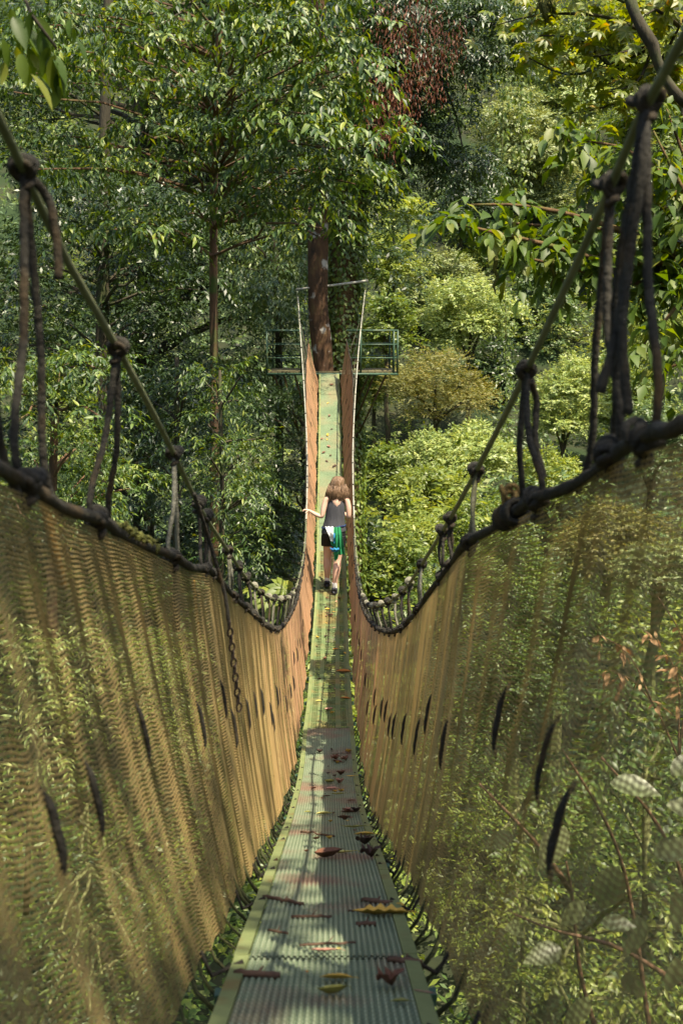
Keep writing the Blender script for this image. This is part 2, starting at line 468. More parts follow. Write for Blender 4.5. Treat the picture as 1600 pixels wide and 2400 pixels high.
TRI = [0]
_leafmesh = {}
def leaf_proto(key, mat, ratio):
    """one rounded, veined leaf, unit length along +Y, folded along the midrib"""
    k = (key, round(ratio, 2))
    if k in _leafmesh: return _leafmesh[k]
    ys = [0, .12, .3, .5, .7, .87, 1.0]
    ws = [0.02, .55, .92, 1.0, .78, .38, 0.0]
    V = []; F = []
    for y, w_ in zip(ys, ws):
        zz = -.16 * y * y
        h = w_ * ratio * .5
        V += [(-h, y - .04 * w_, zz + h * .35), (0, y, zz), (h, y - .04 * w_, zz + h * .35)]
    for i in range(len(ys) - 1):
        a = i * 3
        F += [(a, a + 1, a + 4, a + 3), (a + 1, a + 2, a + 5, a + 4)]
    me = mesh_np('leaf', np.array(V), F, mat, True)
    _leafmesh[k] = me
    return me

def leaf_objects(lv, parent, mat, ratio, name='leaf'):
    me = leaf_proto(mat.name, mat, ratio)
    for b, d, n, l in zip(*lv):
        s = np.cross(d, n)
        M = Matrix(((s[0]*l, d[0]*l, n[0]*l, b[0]), (s[1]*l, d[1]*l, n[1]*l, b[1]), (s[2]*l, d[2]*l, n[2]*l, b[2]), (0, 0, 0, 1)))
        o = link(name, me, parent)
        pl = parent.location
        M.translation = Vector(b) - pl
        o.matrix_local = M

def inview(b, m=40):
    zc = b[:, 1] * cp - b[:, 2] * sp
    px = 800 + 2400 * b[:, 0] / zc
    py = 1200 + 2400 * (-b[:, 1] * sp - b[:, 2] * cp) / zc
    return (zc > .2) & (px > -m) & (px < 1600 + m) & (py > -m) & (py < 2400 + m), zc

def foliage(parent, lv, mat, ratio=.36, detail=True, nparts=0, name='foliage'):
    b, d, n, l = lv
    if nparts:
        ok, zc = inview(b, 0)
        size = np.where(ok, l / np.maximum(zc, .1), -1)
        idx = np.argsort(-size)[:nparts]
        idx = idx[size[idx] > 0]
        leaf_objects([a[idx] for a in lv], parent, mat, ratio)
        keep = np.ones(len(b), bool); keep[idx] = False
        lv = [a[keep] for a in lv]
    if len(lv[0]) == 0: return None
    V, F = leaf_arrays(lv, ratio, detail)
    V = V - np.array(parent.location) if parent is not None else V
    TRI[0] += len(F) * (F.shape[1] - 2)
    o = link(name, mesh_np(name, V, F, mat), parent)
    o['kind'] = 'stuff'
    return o

def clump_sprays(c, r, n, Ls, nl, L0, droop=.35, form=.6, **kw):
    """leafy twigs over the upper shell of one ellipsoidal clump"""
    v = unit(R.normal(0, 1, (n, 3)))
    v[:, 2] = np.where(v[:, 2] < -.35, -v[:, 2], v[:, 2])
    rr = R.uniform(.55, 1.0, (n, 1)) ** .6 * np.where(R.rand(n, 1) < .2, R.uniform(1.05, 1.4, (n, 1)), 1)
    r = np.asarray(r, float)
    p = np.asarray(c) + v * r * rr
    ax = v * np.array((1, 1, .55)) + R.normal(0, .3, (n, 3))
    nb = unit(v * form + np.array((0, 0, 1.0 - form * .6)))
    return sprays(p, ax, Ls, nl, L0, droop, nb=nb, **kw)

def crown(c, r, nsub, L0, cover=3.2, droop=.3, nl=9, rsub=.38, flat=.6, bot=-.45, sp_len=None, dist=None, **kw):
    """an uneven crown of leafy clumps; returns leaves and clump centres"""
    r = np.asarray(r, float); c = np.asarray(c, float)
    out = []; cs = []
    k = 0
    while k < nsub:
        v = unit(R.normal(0, 1, 3))
        if v[2] < bot: continue
        q = c + v * r * R.uniform(.45, .9)
        rs = np.array((1, 1, flat)) * rsub * (r[0] * r[1] * r[2]) ** (1 / 3.) * R.uniform(.7, 1.25)
        area = math.pi * rs[0] * rs[0]
        n = max(6, int(cover * area / (nl * L0 * L0 * .22)))
        out.append(clump_sprays(q, rs, n, sp_len or L0 * nl * .32, nl, L0, droop, **kw)); cs.append(q)
        k += 1
    return cat(out), cs

def limb(a, b, r0, r1, sag=.1, n=7, wob=.06):
    a = np.asarray(a, float); b = np.asarray(b, float)
    t = np.linspace(0, 1, n)[:, None]
    p = a + (b - a) * t
    Ln = np.linalg.norm(b - a)
    p[:, 2] += (np.sin(t[:, 0] * math.pi) * sag * Ln)
    p[1:-1] += R.normal(0, wob * Ln * .25, (n - 2, 3))
    return p, np.linspace(r0, r1, n)

def far_tree(dx, dy, Y, wd, hd, kind, label, L0=.2, trunk=False, droop=.3, nl=8, nsub=13, cover=3.0, ratio=.42, name='forest_tree', bark_=None, group='trees on the far hillside', detail=False, flat=.6):
    c = D(dx, dy, Y)
    rx = wd * K / 2 / 2400 * Y; rz = hd * K / 2 / 2400 * Y
    gz = float(ground_z(c[0], Y + rx * .3))
    base = (c[0], Y + rx * .3, min(gz, c[2] - rz) - .3)
    t = thing(name, label, 'tree', base, group)
    lv, cs = crown(c - np.array((0, 0, rz * .25)), (rx * 1.0, rx * .85, rz * 1.15), int(nsub * 2), L0, cover * 1.35, droop, nl, flat=flat, bot=-.8, rsub=.33, form=1.1)
    mb = MB()
    top = c + np.array((0, 0, -rz * .1))
    p, rs = limb(base, top, .16 + rx * .035, .06, 0, 7, .03)
    mb.tube(p - np.array(base), rs, 7)
    mb.build('trunk', bark_ or bark_dark, t)
    for q in cs[:8]:
        m2 = MB()
        p, rs = limb(base + (top - np.array(base)) * R.uniform(.6, .95), q, .07, .02, .08, 5)
        m2.tube(p - np.array(base), rs, 5)
        m2.build('branch', bark_ or bark_dark, t)
    foliage(t, lv, L[kind], ratio, detail)
    return t

# ------------------------------------------------------------------ far forest
def canopy():
    out = []
    for Yc in np.arange(31, 128, 2.7):
        hw = .36 * Yc + 3
        for xc in np.arange(-hw, hw, 2.7 + Yc * .006):
            x = xc + R.uniform(-1, 1); y = Yc + R.uniform(-1, 1)
            mx_, my_ = x / 7.5 + .3 * math.sin(y * .2), y / 7.5
            z = float(ground_z(x, y)) + R.uniform(-.3, 1.2) + 4.2 * max(0, math.cos(2 * math.pi * (mx_ - round(mx_)) * .7) * math.cos(2 * math.pi * (my_ - round(my_)) * .7)) ** .7 * (.6 + .4 * math.sin(round(mx_) * 12.9 + round(my_) * 78.2))
            rr = R.uniform(1.7, 3.0)
            n = 36
            out.append(clump_sprays((x, y, z), (rr, rr, rr * .8), n, .8, 8, .24 + .0012 * Yc, .3, form=1.1))
    return cat(out)
lv = canopy()
gr = [R.rand(len(lv[0])) for _ in range(1)][0]
# sort leaves into patches of differing green by where they grow
pn = np.sin(lv[0][:, 0] * .35 + 1) + np.sin(lv[0][:, 1] * .27 + lv[0][:, 0] * .12) + R.normal(0, .35, len(gr))
fo = thing('forest_canopy', 'dense mixed green forest covering the hillside behind the nearer crowns', 'forest')
for i, (sel, k) in enumerate((((pn < -.9), 'blue'), ((pn >= -.9) & (pn < .2), 'mid'), ((pn >= .2) & (pn < 1.1), 'grey'), ((pn >= 1.1), 'bright'))):
    foliage(fo, [a[sel] for a in lv], L[k], .45, False)
fo['kind'] = 'stuff'

T_ = [
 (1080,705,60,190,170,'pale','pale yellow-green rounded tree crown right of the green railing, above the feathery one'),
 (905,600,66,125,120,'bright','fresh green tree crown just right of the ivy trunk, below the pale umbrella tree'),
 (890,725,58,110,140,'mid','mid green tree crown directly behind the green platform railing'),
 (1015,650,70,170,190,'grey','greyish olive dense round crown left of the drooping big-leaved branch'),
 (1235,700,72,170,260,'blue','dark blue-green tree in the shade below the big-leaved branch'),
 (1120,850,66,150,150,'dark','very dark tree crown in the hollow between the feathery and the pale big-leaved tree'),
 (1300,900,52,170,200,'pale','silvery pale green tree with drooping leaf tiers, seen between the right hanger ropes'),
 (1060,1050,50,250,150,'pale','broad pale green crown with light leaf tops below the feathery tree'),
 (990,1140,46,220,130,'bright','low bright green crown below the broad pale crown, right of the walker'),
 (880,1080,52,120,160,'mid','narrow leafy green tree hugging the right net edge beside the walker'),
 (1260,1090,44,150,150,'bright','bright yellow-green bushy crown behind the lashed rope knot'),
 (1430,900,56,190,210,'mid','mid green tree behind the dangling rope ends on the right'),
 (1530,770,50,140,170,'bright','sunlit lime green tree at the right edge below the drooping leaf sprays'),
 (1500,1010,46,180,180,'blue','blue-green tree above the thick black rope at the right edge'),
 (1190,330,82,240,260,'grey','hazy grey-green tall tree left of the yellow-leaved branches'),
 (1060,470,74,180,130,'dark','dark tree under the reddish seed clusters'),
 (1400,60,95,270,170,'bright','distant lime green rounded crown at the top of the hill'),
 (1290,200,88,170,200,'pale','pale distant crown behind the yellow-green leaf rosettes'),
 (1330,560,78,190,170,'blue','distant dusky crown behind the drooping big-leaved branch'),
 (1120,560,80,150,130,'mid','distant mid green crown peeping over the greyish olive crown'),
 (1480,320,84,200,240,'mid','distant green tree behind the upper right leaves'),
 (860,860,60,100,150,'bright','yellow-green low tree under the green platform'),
]
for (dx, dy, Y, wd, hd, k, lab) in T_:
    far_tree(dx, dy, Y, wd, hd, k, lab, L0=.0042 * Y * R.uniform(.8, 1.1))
far_tree(1000, 880, 56, 230, 150, 'olive', 'feathery olive-yellow fine-leaved tree crown spreading right of the platform struts', L0=.2, nl=11, ratio=.26, nsub=15, droop=.1, flat=.28, cover=2.2)

# small-leaved scrub on the lower slope right of the bridge
B_ = [
 (900,1290,30,150,150,'mid','leafy green shrub right of the sagging net below the walker'),
 (960,1230,34,150,110,'bright','light green shrub just left of the small knots in the right cable'),
 (840,1230,30,70,150,'dark','dark broadleaf shrub squeezed between right net and lighter scrub'),
 (1110,1200,33,160,120,'mid','green shrub with tall shoots under the right hanger ropes'),
 (1180,1300,22,200,160,'mid','green shrub seen through the right net below the lashed knot'),
 (1400,1230,26,240,190,'olive','dull olive shrub seen through the right net below the thick rope'),
 (1290,1400,18,220,180,'under','glossy green shrub with rounded leaves behind the right net'),
 (1510,1290,20,170,180,'grey','greyish shrub at the right edge behind the net'),
 (1180,1560,15,220,220,'under','mottled green shrub behind the middle of the right net'),
]
for (dx, dy, Y, wd, hd, k, lab) in B_:
    far_tree(dx, dy, Y, wd, hd, k, lab, L0=max(.09, .0052 * Y), name='shrub', group='shrubs on the lower slope', nsub=12, bark_=stem_green, detail=False, cover=2.6)

# ------------------------------------------------------------------ undergrowth below the bridge
out = []
for Yc in np.arange(3.0, 34, 1.15):
    for xc in np.arange(-(.42 * Yc + 2.5), .42 * Yc + 2.5, 1.15):
        x = xc + R.uniform(-.5, .5); y = Yc + R.uniform(-.5, .5)
        z = float(ground_z(x, y)) + R.uniform(.1, 1.1)
        rr = R.uniform(.6, 1.1)
        out.append(clump_sprays((x, y, z), (rr, rr, rr * .8), 30 if Yc < 20 else 20, .5, 8, .10 + .004 * Yc, .25))
lv = cat(out)
pn = np.sin(lv[0][:, 0] * .8 + 1) + np.sin(lv[0][:, 1] * .6) + R.normal(0, .4, len(lv[0]))
ug = thing('undergrowth', 'tangled green undergrowth on the valley floor under the hanging bridge', 'undergrowth')
ug['kind'] = 'stuff'
foliage(ug, [a[pn < 0] for a in lv], L['under'], .42, False)
foliage(ug, [a[(pn >= 0) & (pn < 1)] for a in lv], L['mid'], .42, False)
foliage(ug, [a[pn >= 1] for a in lv], L['bright'], .42, False)

# ------------------------------------------------------------------ left forest: clump-built trees
def clump_tree(name, label, base, trunk_pts, trunk_r, clumps, kind, L0, nl=9, droop=.6, cover=2.4, ratio=.34, bark_=None, nparts=0, limbs=True, cat_='tree', group=None, sp_len=None, detail=True, spread=.8):
    t = thing(name, label, cat_, base, group)
    b = np.array(base)
    tp = respace(trunk_pts, .5) if len(trunk_pts) > 2 else np.asarray(trunk_pts)
    mb = MB(); mb.tube(tp - b, np.linspace(trunk_r[0], trunk_r[1], len(tp)), 12)
    mb.build('trunk', bark_ or bark, t, True)
    out = []
    for (c, r) in clumps:
        c = np.asarray(c); r = np.asarray(r)
        n = max(5, int(cover * math.pi * r[0] * max(r[2], r[0] * .5) / (nl * L0 * L0 * .2)))
        out.append(clump_sprays(c, r, n, sp_len or L0 * nl * .3, nl, L0, droop, spread=spread))
        if limbs:
            j = int(np.argmin(np.linalg.norm(tp - (c - np.array((0, 0, r[2] * 1.2))), axis=1)))
            p, rs = limb(tp[j], c, max(.02, trunk_r[1] * .5), .012, .05, 6)
            m2 = MB(); m2.tube(p - b, rs, 5); m2.build('branch', bark_ or bark, t)
    foliage(t, cat(out), L[kind], ratio, detail, nparts)
    return t

def fill_clumps(poly, n, Ya, Yb, rw, rh):
    """clumps filling a region of the view (display coordinates) at depths Ya..Yb"""
    (x0, y0, x1, y1) = poly
    res = []
    for _ in range(n):
        dx, dy = R.uniform(x0, x1), R.uniform(y0, y1); Y = R.uniform(Ya, Yb)
        r_ = R.uniform(*rw) * K / 2400 * Y
        res.append((D(dx, dy, Y), (r_, r_, r_ * rh)))
    return res

TX = D(490, 900, 20)
cl = []
# tiered boughs of the big glossy tree: (x0,y0,x1,y1) rows in the view, near at the right
rowsA = [((60,20,420,60),6,17,20), ((300,30,640,110),7,15.5,18), ((560,40,840,120),6,15,17), ((650,140,860,230),6,14.5,16.5),
         ((250,130,560,230),6,17,20), ((640,260,880,330),6,14.5,16.5), ((300,260,620,340),6,16,19), ((620,350,860,440),6,15,17),
         ((0,60,260,220),7,17,20), ((20,240,300,420),7,17,20), ((330,380,600,500),5,17,20), ((560,430,760,520),5,16,18), ((200,480,400,560),4,16,18), ((690,520,760,600),2,15.5,16.5),
         ((100,-120,900,0),12,15,19)]
for poly, n, ya, yb in rowsA:
    cl += fill_clumps(poly, n, ya, yb, (55, 90), .3)
tp = [D(492, 1300, 20), D(492, 900, 20), D(490, 600, 20), D(492, 380, 20), D(500, 150, 20), D(520, -150, 19.6)]
clump_tree('glossy_leaved_tree', 'tall tree with slender straight trunk and tiers of glossy drooping leaves filling the upper left',
           tuple(tp[0]), tp, (.095, .06), cl, 'glossy', .16, nl=10, droop=.75, cover=2.3, ratio=.36, nparts=290)
# darker trees behind and below it
cl = fill_clumps((0,380,480,800), 26, 21, 26, (60, 100), .55)
tp = [D(230, 1250, 24), D(235, 800, 24), D(240, 300, 24), D(250, -60, 24)]
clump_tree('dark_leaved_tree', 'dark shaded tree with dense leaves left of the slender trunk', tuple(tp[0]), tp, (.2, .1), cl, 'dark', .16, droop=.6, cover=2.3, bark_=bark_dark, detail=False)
cl = fill_clumps((520,540,700,780), 12, 26, 29, (50, 80), .6) + fill_clumps((560,780,710,960), 9, 26, 28, (50, 75), .6)
tp = [D(640, 1250, 28), D(640, 800, 28), D(630, 520, 28)]
clump_tree('drooping_leaved_tree', 'sunlit blue-green tree with drooping leaves directly left of the far platform', tuple(tp[0]), tp, (.14, .07), cl, 'blue', .19, droop=.8, cover=2.4, ratio=.32, bark_=bark_dark)
cl = fill_clumps((0,790,260,980), 10, 13, 15, (50, 85), .5) + fill_clumps((0,1000,330,1180), 10, 14, 17, (60, 90), .6)
tp = [D(120, 1500, 15), D(120, 1150, 15), D(130, 850, 15)]
clump_tree('low_leafy_tree', 'leafy green tree with lit upper boughs at the left edge behind the first hanger ropes', tuple(tp[0]), tp, (.09, .05), cl, 'glossy', .11, droop=.6, cover=2.4, nparts=120)
cl = fill_clumps((300,880,470,1200), 14, 17, 20, (50, 80), .7)
tp = [D(405, 1450, 18), D(405, 1100, 18), D(406, 820, 18)]
clump_tree('thin_trunk_tree', 'thin-trunked dark green tree below the slender trunk, behind the left cable', tuple(tp[0]), tp, (.07, .04), cl, 'dark', .12, droop=.5, cover=2.3, bark_=bark_dark, nparts=80)
cl = fill_clumps((450,830,560,960), 7, 14.5, 16, (35, 55), .8) + fill_clumps((460,960,600,1120), 9, 14.5, 16, (40, 60), .8) + fill_clumps((470,1120,610,1310), 10, 14, 15.5, (35, 55), .9)
tp = [D(500, 1500, 15), D(510, 1200, 15), D(505, 850, 15)]
clump_tree('young_tree', 'young light green tree with narrow leaves and yellow tips beside the left net rope', tuple(tp[0]), tp, (.05, .02), cl, 'glossy', .105, droop=.55, cover=1.5, ratio=.26, nparts=150, bark_=bark_dark)
cl = fill_clumps((570,940,705,1340), 26, 21, 24, (45, 75), .8)
tp = [D(706, 1450, 23.0), D(704, 1100, 23.0), D(700, 980, 23.2)]
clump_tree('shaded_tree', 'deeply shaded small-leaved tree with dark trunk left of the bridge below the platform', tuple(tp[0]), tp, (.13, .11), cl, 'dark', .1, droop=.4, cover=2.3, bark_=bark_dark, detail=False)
# background of the left forest, leaves coloured dark so gaps read as shade
cl = fill_clumps((-60,-60,900,700), 60, 29, 36, (80, 130), .8) + fill_clumps((-60,700,720,1350), 44, 28, 34, (80, 120), .8)
tp = [D(330, 1300, 32), D(330, 800, 32), D(320, 0, 32)]
clump_tree('backdrop_tree', 'huge backdrop tree behind the whole left side, leaves coloured dark for shaded gaps', tuple(tp[0]), tp, (.35, .2), cl, 'dark', .22, droop=.4, cover=2.2, bark_=bark_dark, detail=False)

# lower left, seen through the net
cl = fill_clumps((0,1470,180,1640), 8, 8.0, 9.5, (40, 70), .7) + fill_clumps((0,1640,150,1820), 6, 7.5, 9, (40, 65), .7)
tp = [D(60, 2100, 8.5), D(70, 1800, 8.5), D(80, 1550, 8.5)]
clump_tree('narrow_leaved_shrub', 'pale green shrub with long narrow leaves seen through the left net at the left edge', tuple(tp[0]), tp, (.03, .012), cl, 'pale', .085, droop=.45, cover=2.0, ratio=.27, nparts=200, bark_=stem_green, cat_='shrub')
cl = fill_clumps((190,1440,400,1700), 14, 9, 11, (40, 70), .7) + fill_clumps((330,1500,480,1760), 8, 10, 12, (40, 60), .8)
tp = [D(300, 2000, 10.5), D(300, 1750, 10.5), D(300, 1500, 10.5)]
clump_tree('fine_leaved_shrub', 'yellow-green fine-leaved shrub seen through the middle of the left net', tuple(tp[0]), tp, (.03, .012), cl, 'bright', .075, droop=.4, cover=1.8, ratio=.25, nparts=120, bark_=stem_green, cat_='shrub')
cl = fill_clumps((60,1830,330,2330), 16, 6.5, 8.5, (35, 70), .6)
tp = [D(200, 2500, 8), D(210, 2200, 8), D(200, 1850, 8)]
clump_tree('sparse_shrub', 'sparse yellowish shrub low behind the lower left net', tuple(tp[0]), tp, (.03, .012), cl, 'under', .085, droop=.4, cover=1.2, ratio=.3, nparts=150, bark_=stem_green, cat_='shrub')

# ------------------------------------------------------------------ two trunks carrying the far platform
def trunk_mesh(pts, rs, seed, flute=.12):
    p = respace(pts, .16)
    d = np.r_[0, np.cumsum(np.linalg.norm(np.diff(np.asarray(pts), axis=0), axis=1))]
    r = np.interp(np.linspace(0, d[-1], len(p)), d, rs)
    rr = np.random.RandomState(seed); ph = rr.uniform(0, 6, 6)
    V = []; n = 26
    for i, (q, a) in enumerate(zip(p, r)):
        for j in range(n):
            th = 2 * math.pi * j / n
            k = 1 + flute * (math.sin(3 * th + ph[0] + .3 * q[2]) * .5 + math.sin(5 * th + ph[1] - .5 * q[2]) * .3 + .25 * math.sin(9 * th + ph[2]) + .3 * math.sin(1.7 * q[2] + 2 * th + ph[3]))
            V.append((q[0] + a * k * math.cos(th), q[1] + a * k * math.sin(th), q[2]))
    F = [(i * n + j, i * n + (j + 1) % n, (i + 1) * n + (j + 1) % n, (i + 1) * n + j) for i in range(len(p) - 1) for j in range(n)]
    return np.array(V), F, p, r
ptsA = [WY(764, 1500, 24.6), WY(762, 900, 24.6), WY(758, 850, 24.6), WY(752, 790, 24.6), WY(746, 720, 24.6), WY(746, 650, 24.6), WY(748, 450, 24.6), WY(752, 250, 24.5), WY(745, 0, 24.3), WY(740, -200, 24)]
rA = [.26, .22, .22, .24, .23, .235, .22, .2, .17, .15]
V, F, pA, _ = trunk_mesh(ptsA, rA, 3)
tA = thing('reddish_tree', 'reddish brown trunk with white lichen patches rising from the far platform', 'tree', tuple(pA[0]))
link('trunk', mesh_np('trunk', V - pA[0], F, bark_lichen, True), tA)
cl = fill_clumps((560,-40,800,60), 7, 23, 25, (50, 80), .5) + fill_clumps((620,120,820,420), 10, 22.5, 24, (45, 75), .45)
for c, r in cl:
    p, rs = limb(pA[int(len(pA) * .8)], c, .06, .015, .05, 6)
    m2 = MB(); m2.tube(p - pA[0], rs, 5); m2.build('branch', bark, tA)
foliage(tA, cat([clump_sprays(c, r, 60, .42, 9, .14, .7) for c, r in cl]), L['glossy'], .36)
ptsB = [WY(806, 1500, 25.4), WY(805, 870, 25.4), WY(803, 750, 25.4), WY(808, 600, 25.4), WY(820, 450, 25.4), WY(845, 300, 25.4), WY(880, 130, 25.4), WY(905, -20, 25.4), WY(930, -220, 25.4)]
rB = [.42, .38, .36, .36, .32, .3, .27, .24, .2]
V, F, pB, rBi = trunk_mesh(ptsB, rB, 5, .14)
tB = thing('ivy_covered_tree', 'thick ivy-covered trunk with hanging russet seed clusters rising behind the far platform', 'tree', tuple(pB[0]))
link('trunk', mesh_np('trunk', V - pB[0], F, bark_moss, True), tB)
n = 17000
i = R.randint(0, len(pB) - 1, n); th = R.uniform(0, 2 * math.pi, n)
patch = np.sin(th * 2 + pB[i, 2] * 1.1) + np.sin(th * 5 - pB[i, 2] * 2.3) * .6 + R.normal(0, .4, n) > -1.2
i, th = i[patch], th[patch]; n = len(i)
nr = np.stack([np.cos(th), np.sin(th), np.zeros(n)], 1)
b = pB[i] + nr * (rBi[i] * 1.0 + .02)[:, None] + np.stack([np.zeros(n), np.zeros(n), R.uniform(-.08, .08, n)], 1) + nr * R.uniform(.02, .14, (n, 1))
d = unit(np.stack([-np.sin(th) * R.normal(0, .7, n), np.cos(th) * R.normal(0, .7, n), -np.ones(n)], 1) + nr * .35)
nn = unit(nr + np.array((0, 0, .5)) + R.normal(0, .3, (n, 3))); nn = unit(nn - d * np.sum(nn * d, 1, keepdims=True))
o = foliage(tB, [b, d, nn, R.uniform(.07, .13, n)], L['mid'], .8, True, 0, 'ivy')
cl = fill_clumps((850,-60,1100,160), 13, 23, 26, (60, 95), .7) + fill_clumps((860,160,1060,330), 9, 23.5, 25.5, (50, 80), .7) + fill_clumps((890,330,1090,450), 10, 24, 26, (45, 70), .6) + fill_clumps((1080,0,1180,150), 6, 23, 25, (40, 60), .7)
for c, r in cl:
    p, rs = limb(pB[int(len(pB) * R.uniform(.72, .97))], c, .06, .015, .04, 6)
    m2 = MB(); m2.tube(p - pB[0], rs, 5); m2.build('branch', bark_dark, tB)
foliage(tB, cat([clump_sprays(c, r, 75, .42, 9, .15, .6) for c, r in cl]), L['dark'], .34)
# russet seed clusters
for (dx, dy) in ((925,60),(960,110),(900,100),(980,150),(880,30),(1000,60),(1045,90),(940,160),(870,190),(895,230),(930,215),(870,265),(905,290),(850,240),(990,210),(840,150),(1020,130),(960,20),(885,320),(930,255)):
    c = D(dx, dy, 21.6 + R.uniform(-.4, .4))
    n = 110
    b = c + R.normal(0, 1, (n, 3)) * np.array((.17, .12, .2))
    d = unit(R.normal(0, .25, (n, 3)) + np.array((0, 0, -1)))
    nn = unit(np.cross(d, R.normal(0, 1, (n, 3))))
    V, F = leaf_arrays([b, d, nn, R.uniform(.06, .13, n)], .22, True)
    o = link('seed_cluster', mesh_np('seed_cluster', V - pB[0], F, L['red']), tB); o['kind'] = 'stuff'
# pale umbrella tree
t = thing('umbrella_tree', 'pale palmate-leaved umbrella tree with two thin trunks right of the ivy trunk', 'tree', tuple(D(925, 560, 44)))
b0 = D(925, 560, 44)
for a, b_ in ((D(905, 560, 44), D(895, 480, 44)), (D(945, 560, 44), D(925, 470, 44))):
    mb = MB(); p, rs = limb(a, b_, .06, .04, 0, 5, .05); mb.tube(p - b0, rs, 6); mb.build('trunk', stem_green, t)
def palmate(cs, L0, nf=9, tilt=.35):
    B = []; Dd = []; Nn = []; Ll = []
    for c in cs:
        up = unit(np.array((R.normal(0, tilt), R.normal(0, tilt) - .25, 1.0)))
        s = unit(np.cross(up, np.array((1.0, .2, 0)))); q = np.cross(up, s)
        for k in range(nf):
            a = 2 * math.pi * k / nf + R.normal(0, .05)
            d = unit(s * math.cos(a) + q * math.sin(a) - up * .22)
            nn = unit(up - d * (up @ d))
            B.append(c); Dd.append(d); Nn.append(nn); Ll.append(L0 * R.uniform(.85, 1.1))
    return [np.array(B), np.array(Dd), np.array(Nn), np.array(Ll)]
foliage(t, palmate([D(R.uniform(866, 985), 455 + R.uniform(0, 60), 44 + R.uniform(-1, 1)) for _ in range(42)], .42), L['bright'], .34)
# big-leaved cecropia left under the cable
cb = D(640, 1420, 15.6)
t = thing('big_leaved_plant', 'plant with very large lobed fresh green leaves in the dip of the left cable', 'plant', tuple(cb))
pc = [D(652, 1352, 15.2), D(612, 1370, 15.8), D(670, 1385, 15.0), D(590, 1350, 16.2), D(640, 1395, 15.5)]
for c in pc:
    mb = MB(); p, rs = limb(cb, c, .02, .012, .1, 6); mb.tube(p - cb, rs, 6); mb.build('stalk', stem_green, t)
lvp = palmate(pc, .34, 10, .25)
leaf_objects(lvp, t, L['bright'], .42)
# hanging vines in the middle distance
for (dx, y0, y1, Y, lab) in ((1150,60,470,30,'leafy vine hanging left of the yellow-leaved branches'), (1195,150,440,31,'thin leafy vine hanging just right of the longer one'),
                             (1160,640,1000,38,'long green leafy vine draped down in front of the dark hillside crowns'), (1330,20,330,34,'faint vine strand hanging below the mossy branch')):
    t = thing('hanging_vine', lab, 'vine', tuple(D(dx, y0, Y)), 'vines hanging in front of the hillside')
    b0 = D(dx, y0, Y)
    pts = respace([b0, D(dx + R.uniform(-8, 8), (y0 + y1) / 2, Y), D(dx + R.uniform(-8, 8), y1, Y)], .3)
    mb = MB(); mb.tube(pts - b0, .012, 4); mb.build('stem', stem_green, t)
    n = 320; i = R.randint(0, len(pts), n)
    b = pts[i] + R.normal(0, .14, (n, 3))
    d = unit(R.normal(0, .6, (n, 3)) + np.array((0, -.2, -1)))
    nn = R.normal(0, .4, (n, 3)) + np.array((0, -.6, .8)); nn = unit(nn - d * np.sum(nn * d, 1, keepdims=True))
    foliage(t, [b, d, nn, R.uniform(.12, .2, n)], L['mid'], .5, True)

# ------------------------------------------------------------------ near foliage on the right
def bough(t, pts, r0, r1, mat, name='branch', n=8):
    p = respace(pts, .12); b = np.array(t.location)
    mb = MB(); mb.tube(p - b, np.linspace(r0, r1, len(p)) * (1 + .12 * np.sin(np.arange(len(p)) * 1.7)), n)
    mb.build(name, mat, t, True)
    return p
# big-leaved branch
b0 = D(1720, 700, 7.0)
t = thing('broad_leaved_tree', 'tree reaching in from the right with large hanging oval leaves on a mossy branch', 'tree', tuple(b0))
bough(t, [D(1760, 1500, 7.3), D(1740, 1100, 7.2), D(1720, 700, 7.0), D(1700, 200, 7.0)], .1, .07, bark_dark, 'trunk')
mains = [
    ([b0, D(1568, 610, 7.0), D(1400, 600, 7.0), D(1250, 560, 6.9), D(1120, 530, 6.8), D(1010, 505, 6.8)], 34, 16),
    ([b0, D(1568, 500, 7.2), D(1440, 440, 7.2), D(1340, 360, 7.3), D(1285, 300, 7.3)], 30, 14),
    ([b0, D(1560, 420, 6.8), D(1500, 300, 6.8)], 14, 10),
    ([b0, D(1600, 640, 6.8), D(1540, 720, 6.7), D(1480, 790, 6.6)], 22, 12),
    ([b0, D(1500, 560, 7.1), D(1300, 490, 7.1), D(1180, 470, 7.0), D(1080, 470, 7.0)], 34, 14),
    ([b0, D(1568, 560, 7.3), D(1420, 530, 7.4), D(1280, 520, 7.4), D(1150, 510, 7.3)], 36, 14),
    ([b0, D(1590, 520, 7.0), D(1520, 400, 7.1), D(1430, 340, 7.2), D(1330, 320, 7.3)], 36, 14),
    ([b0, D(1568, 640, 7.1), D(1450, 650, 7.1), D(1330, 620, 7.0), D(1200, 590, 7.0)], 30, 14),
    ([b0, D(1600, 450, 7.2), D(1560, 330, 7.2), D(1530, 250, 7.2)], 26, 14),
    ([b0, D(1610, 760, 6.9), D(1570, 830, 6.8), D(1520, 850, 6.8)], 16, 14),
    ([b0, D(1568, 590, 7.2), D(1460, 590, 7.2), D(1350, 560, 7.2), D(1230, 540, 7.2)], 44, 14),
    ([b0, D(1590, 600, 7.2), D(1540, 620, 7.1), D(1470, 700, 7.0)], 26, 14),
]
lvs = []
for pts, ns, _ in mains:
    p = bough(t, pts, .03, .007, bark_moss)
    i = (len(p) * (.22 + .78 * np.linspace(0, 1, ns))).astype(int).clip(0, len(p) - 1)
    q = p[i] + R.normal(0, .035, (ns, 3))
    ax = R.normal(0, .7, (ns, 3)) + np.array((-.5, -.3, .15))
    lvs.append(sprays(q, ax, .20, 6, .145, .75, spread=.8, jit=.35))
lvb = cat(lvs)
leaf_objects([a[:300] for a in [x[R.permutation(len(lvb[0]))] if 0 else x for x in lvb]], t, L['big'], .46)
if len(lvb[0]) > 300: foliage(t, [a[300:] for a in lvb], L['big'], .46)
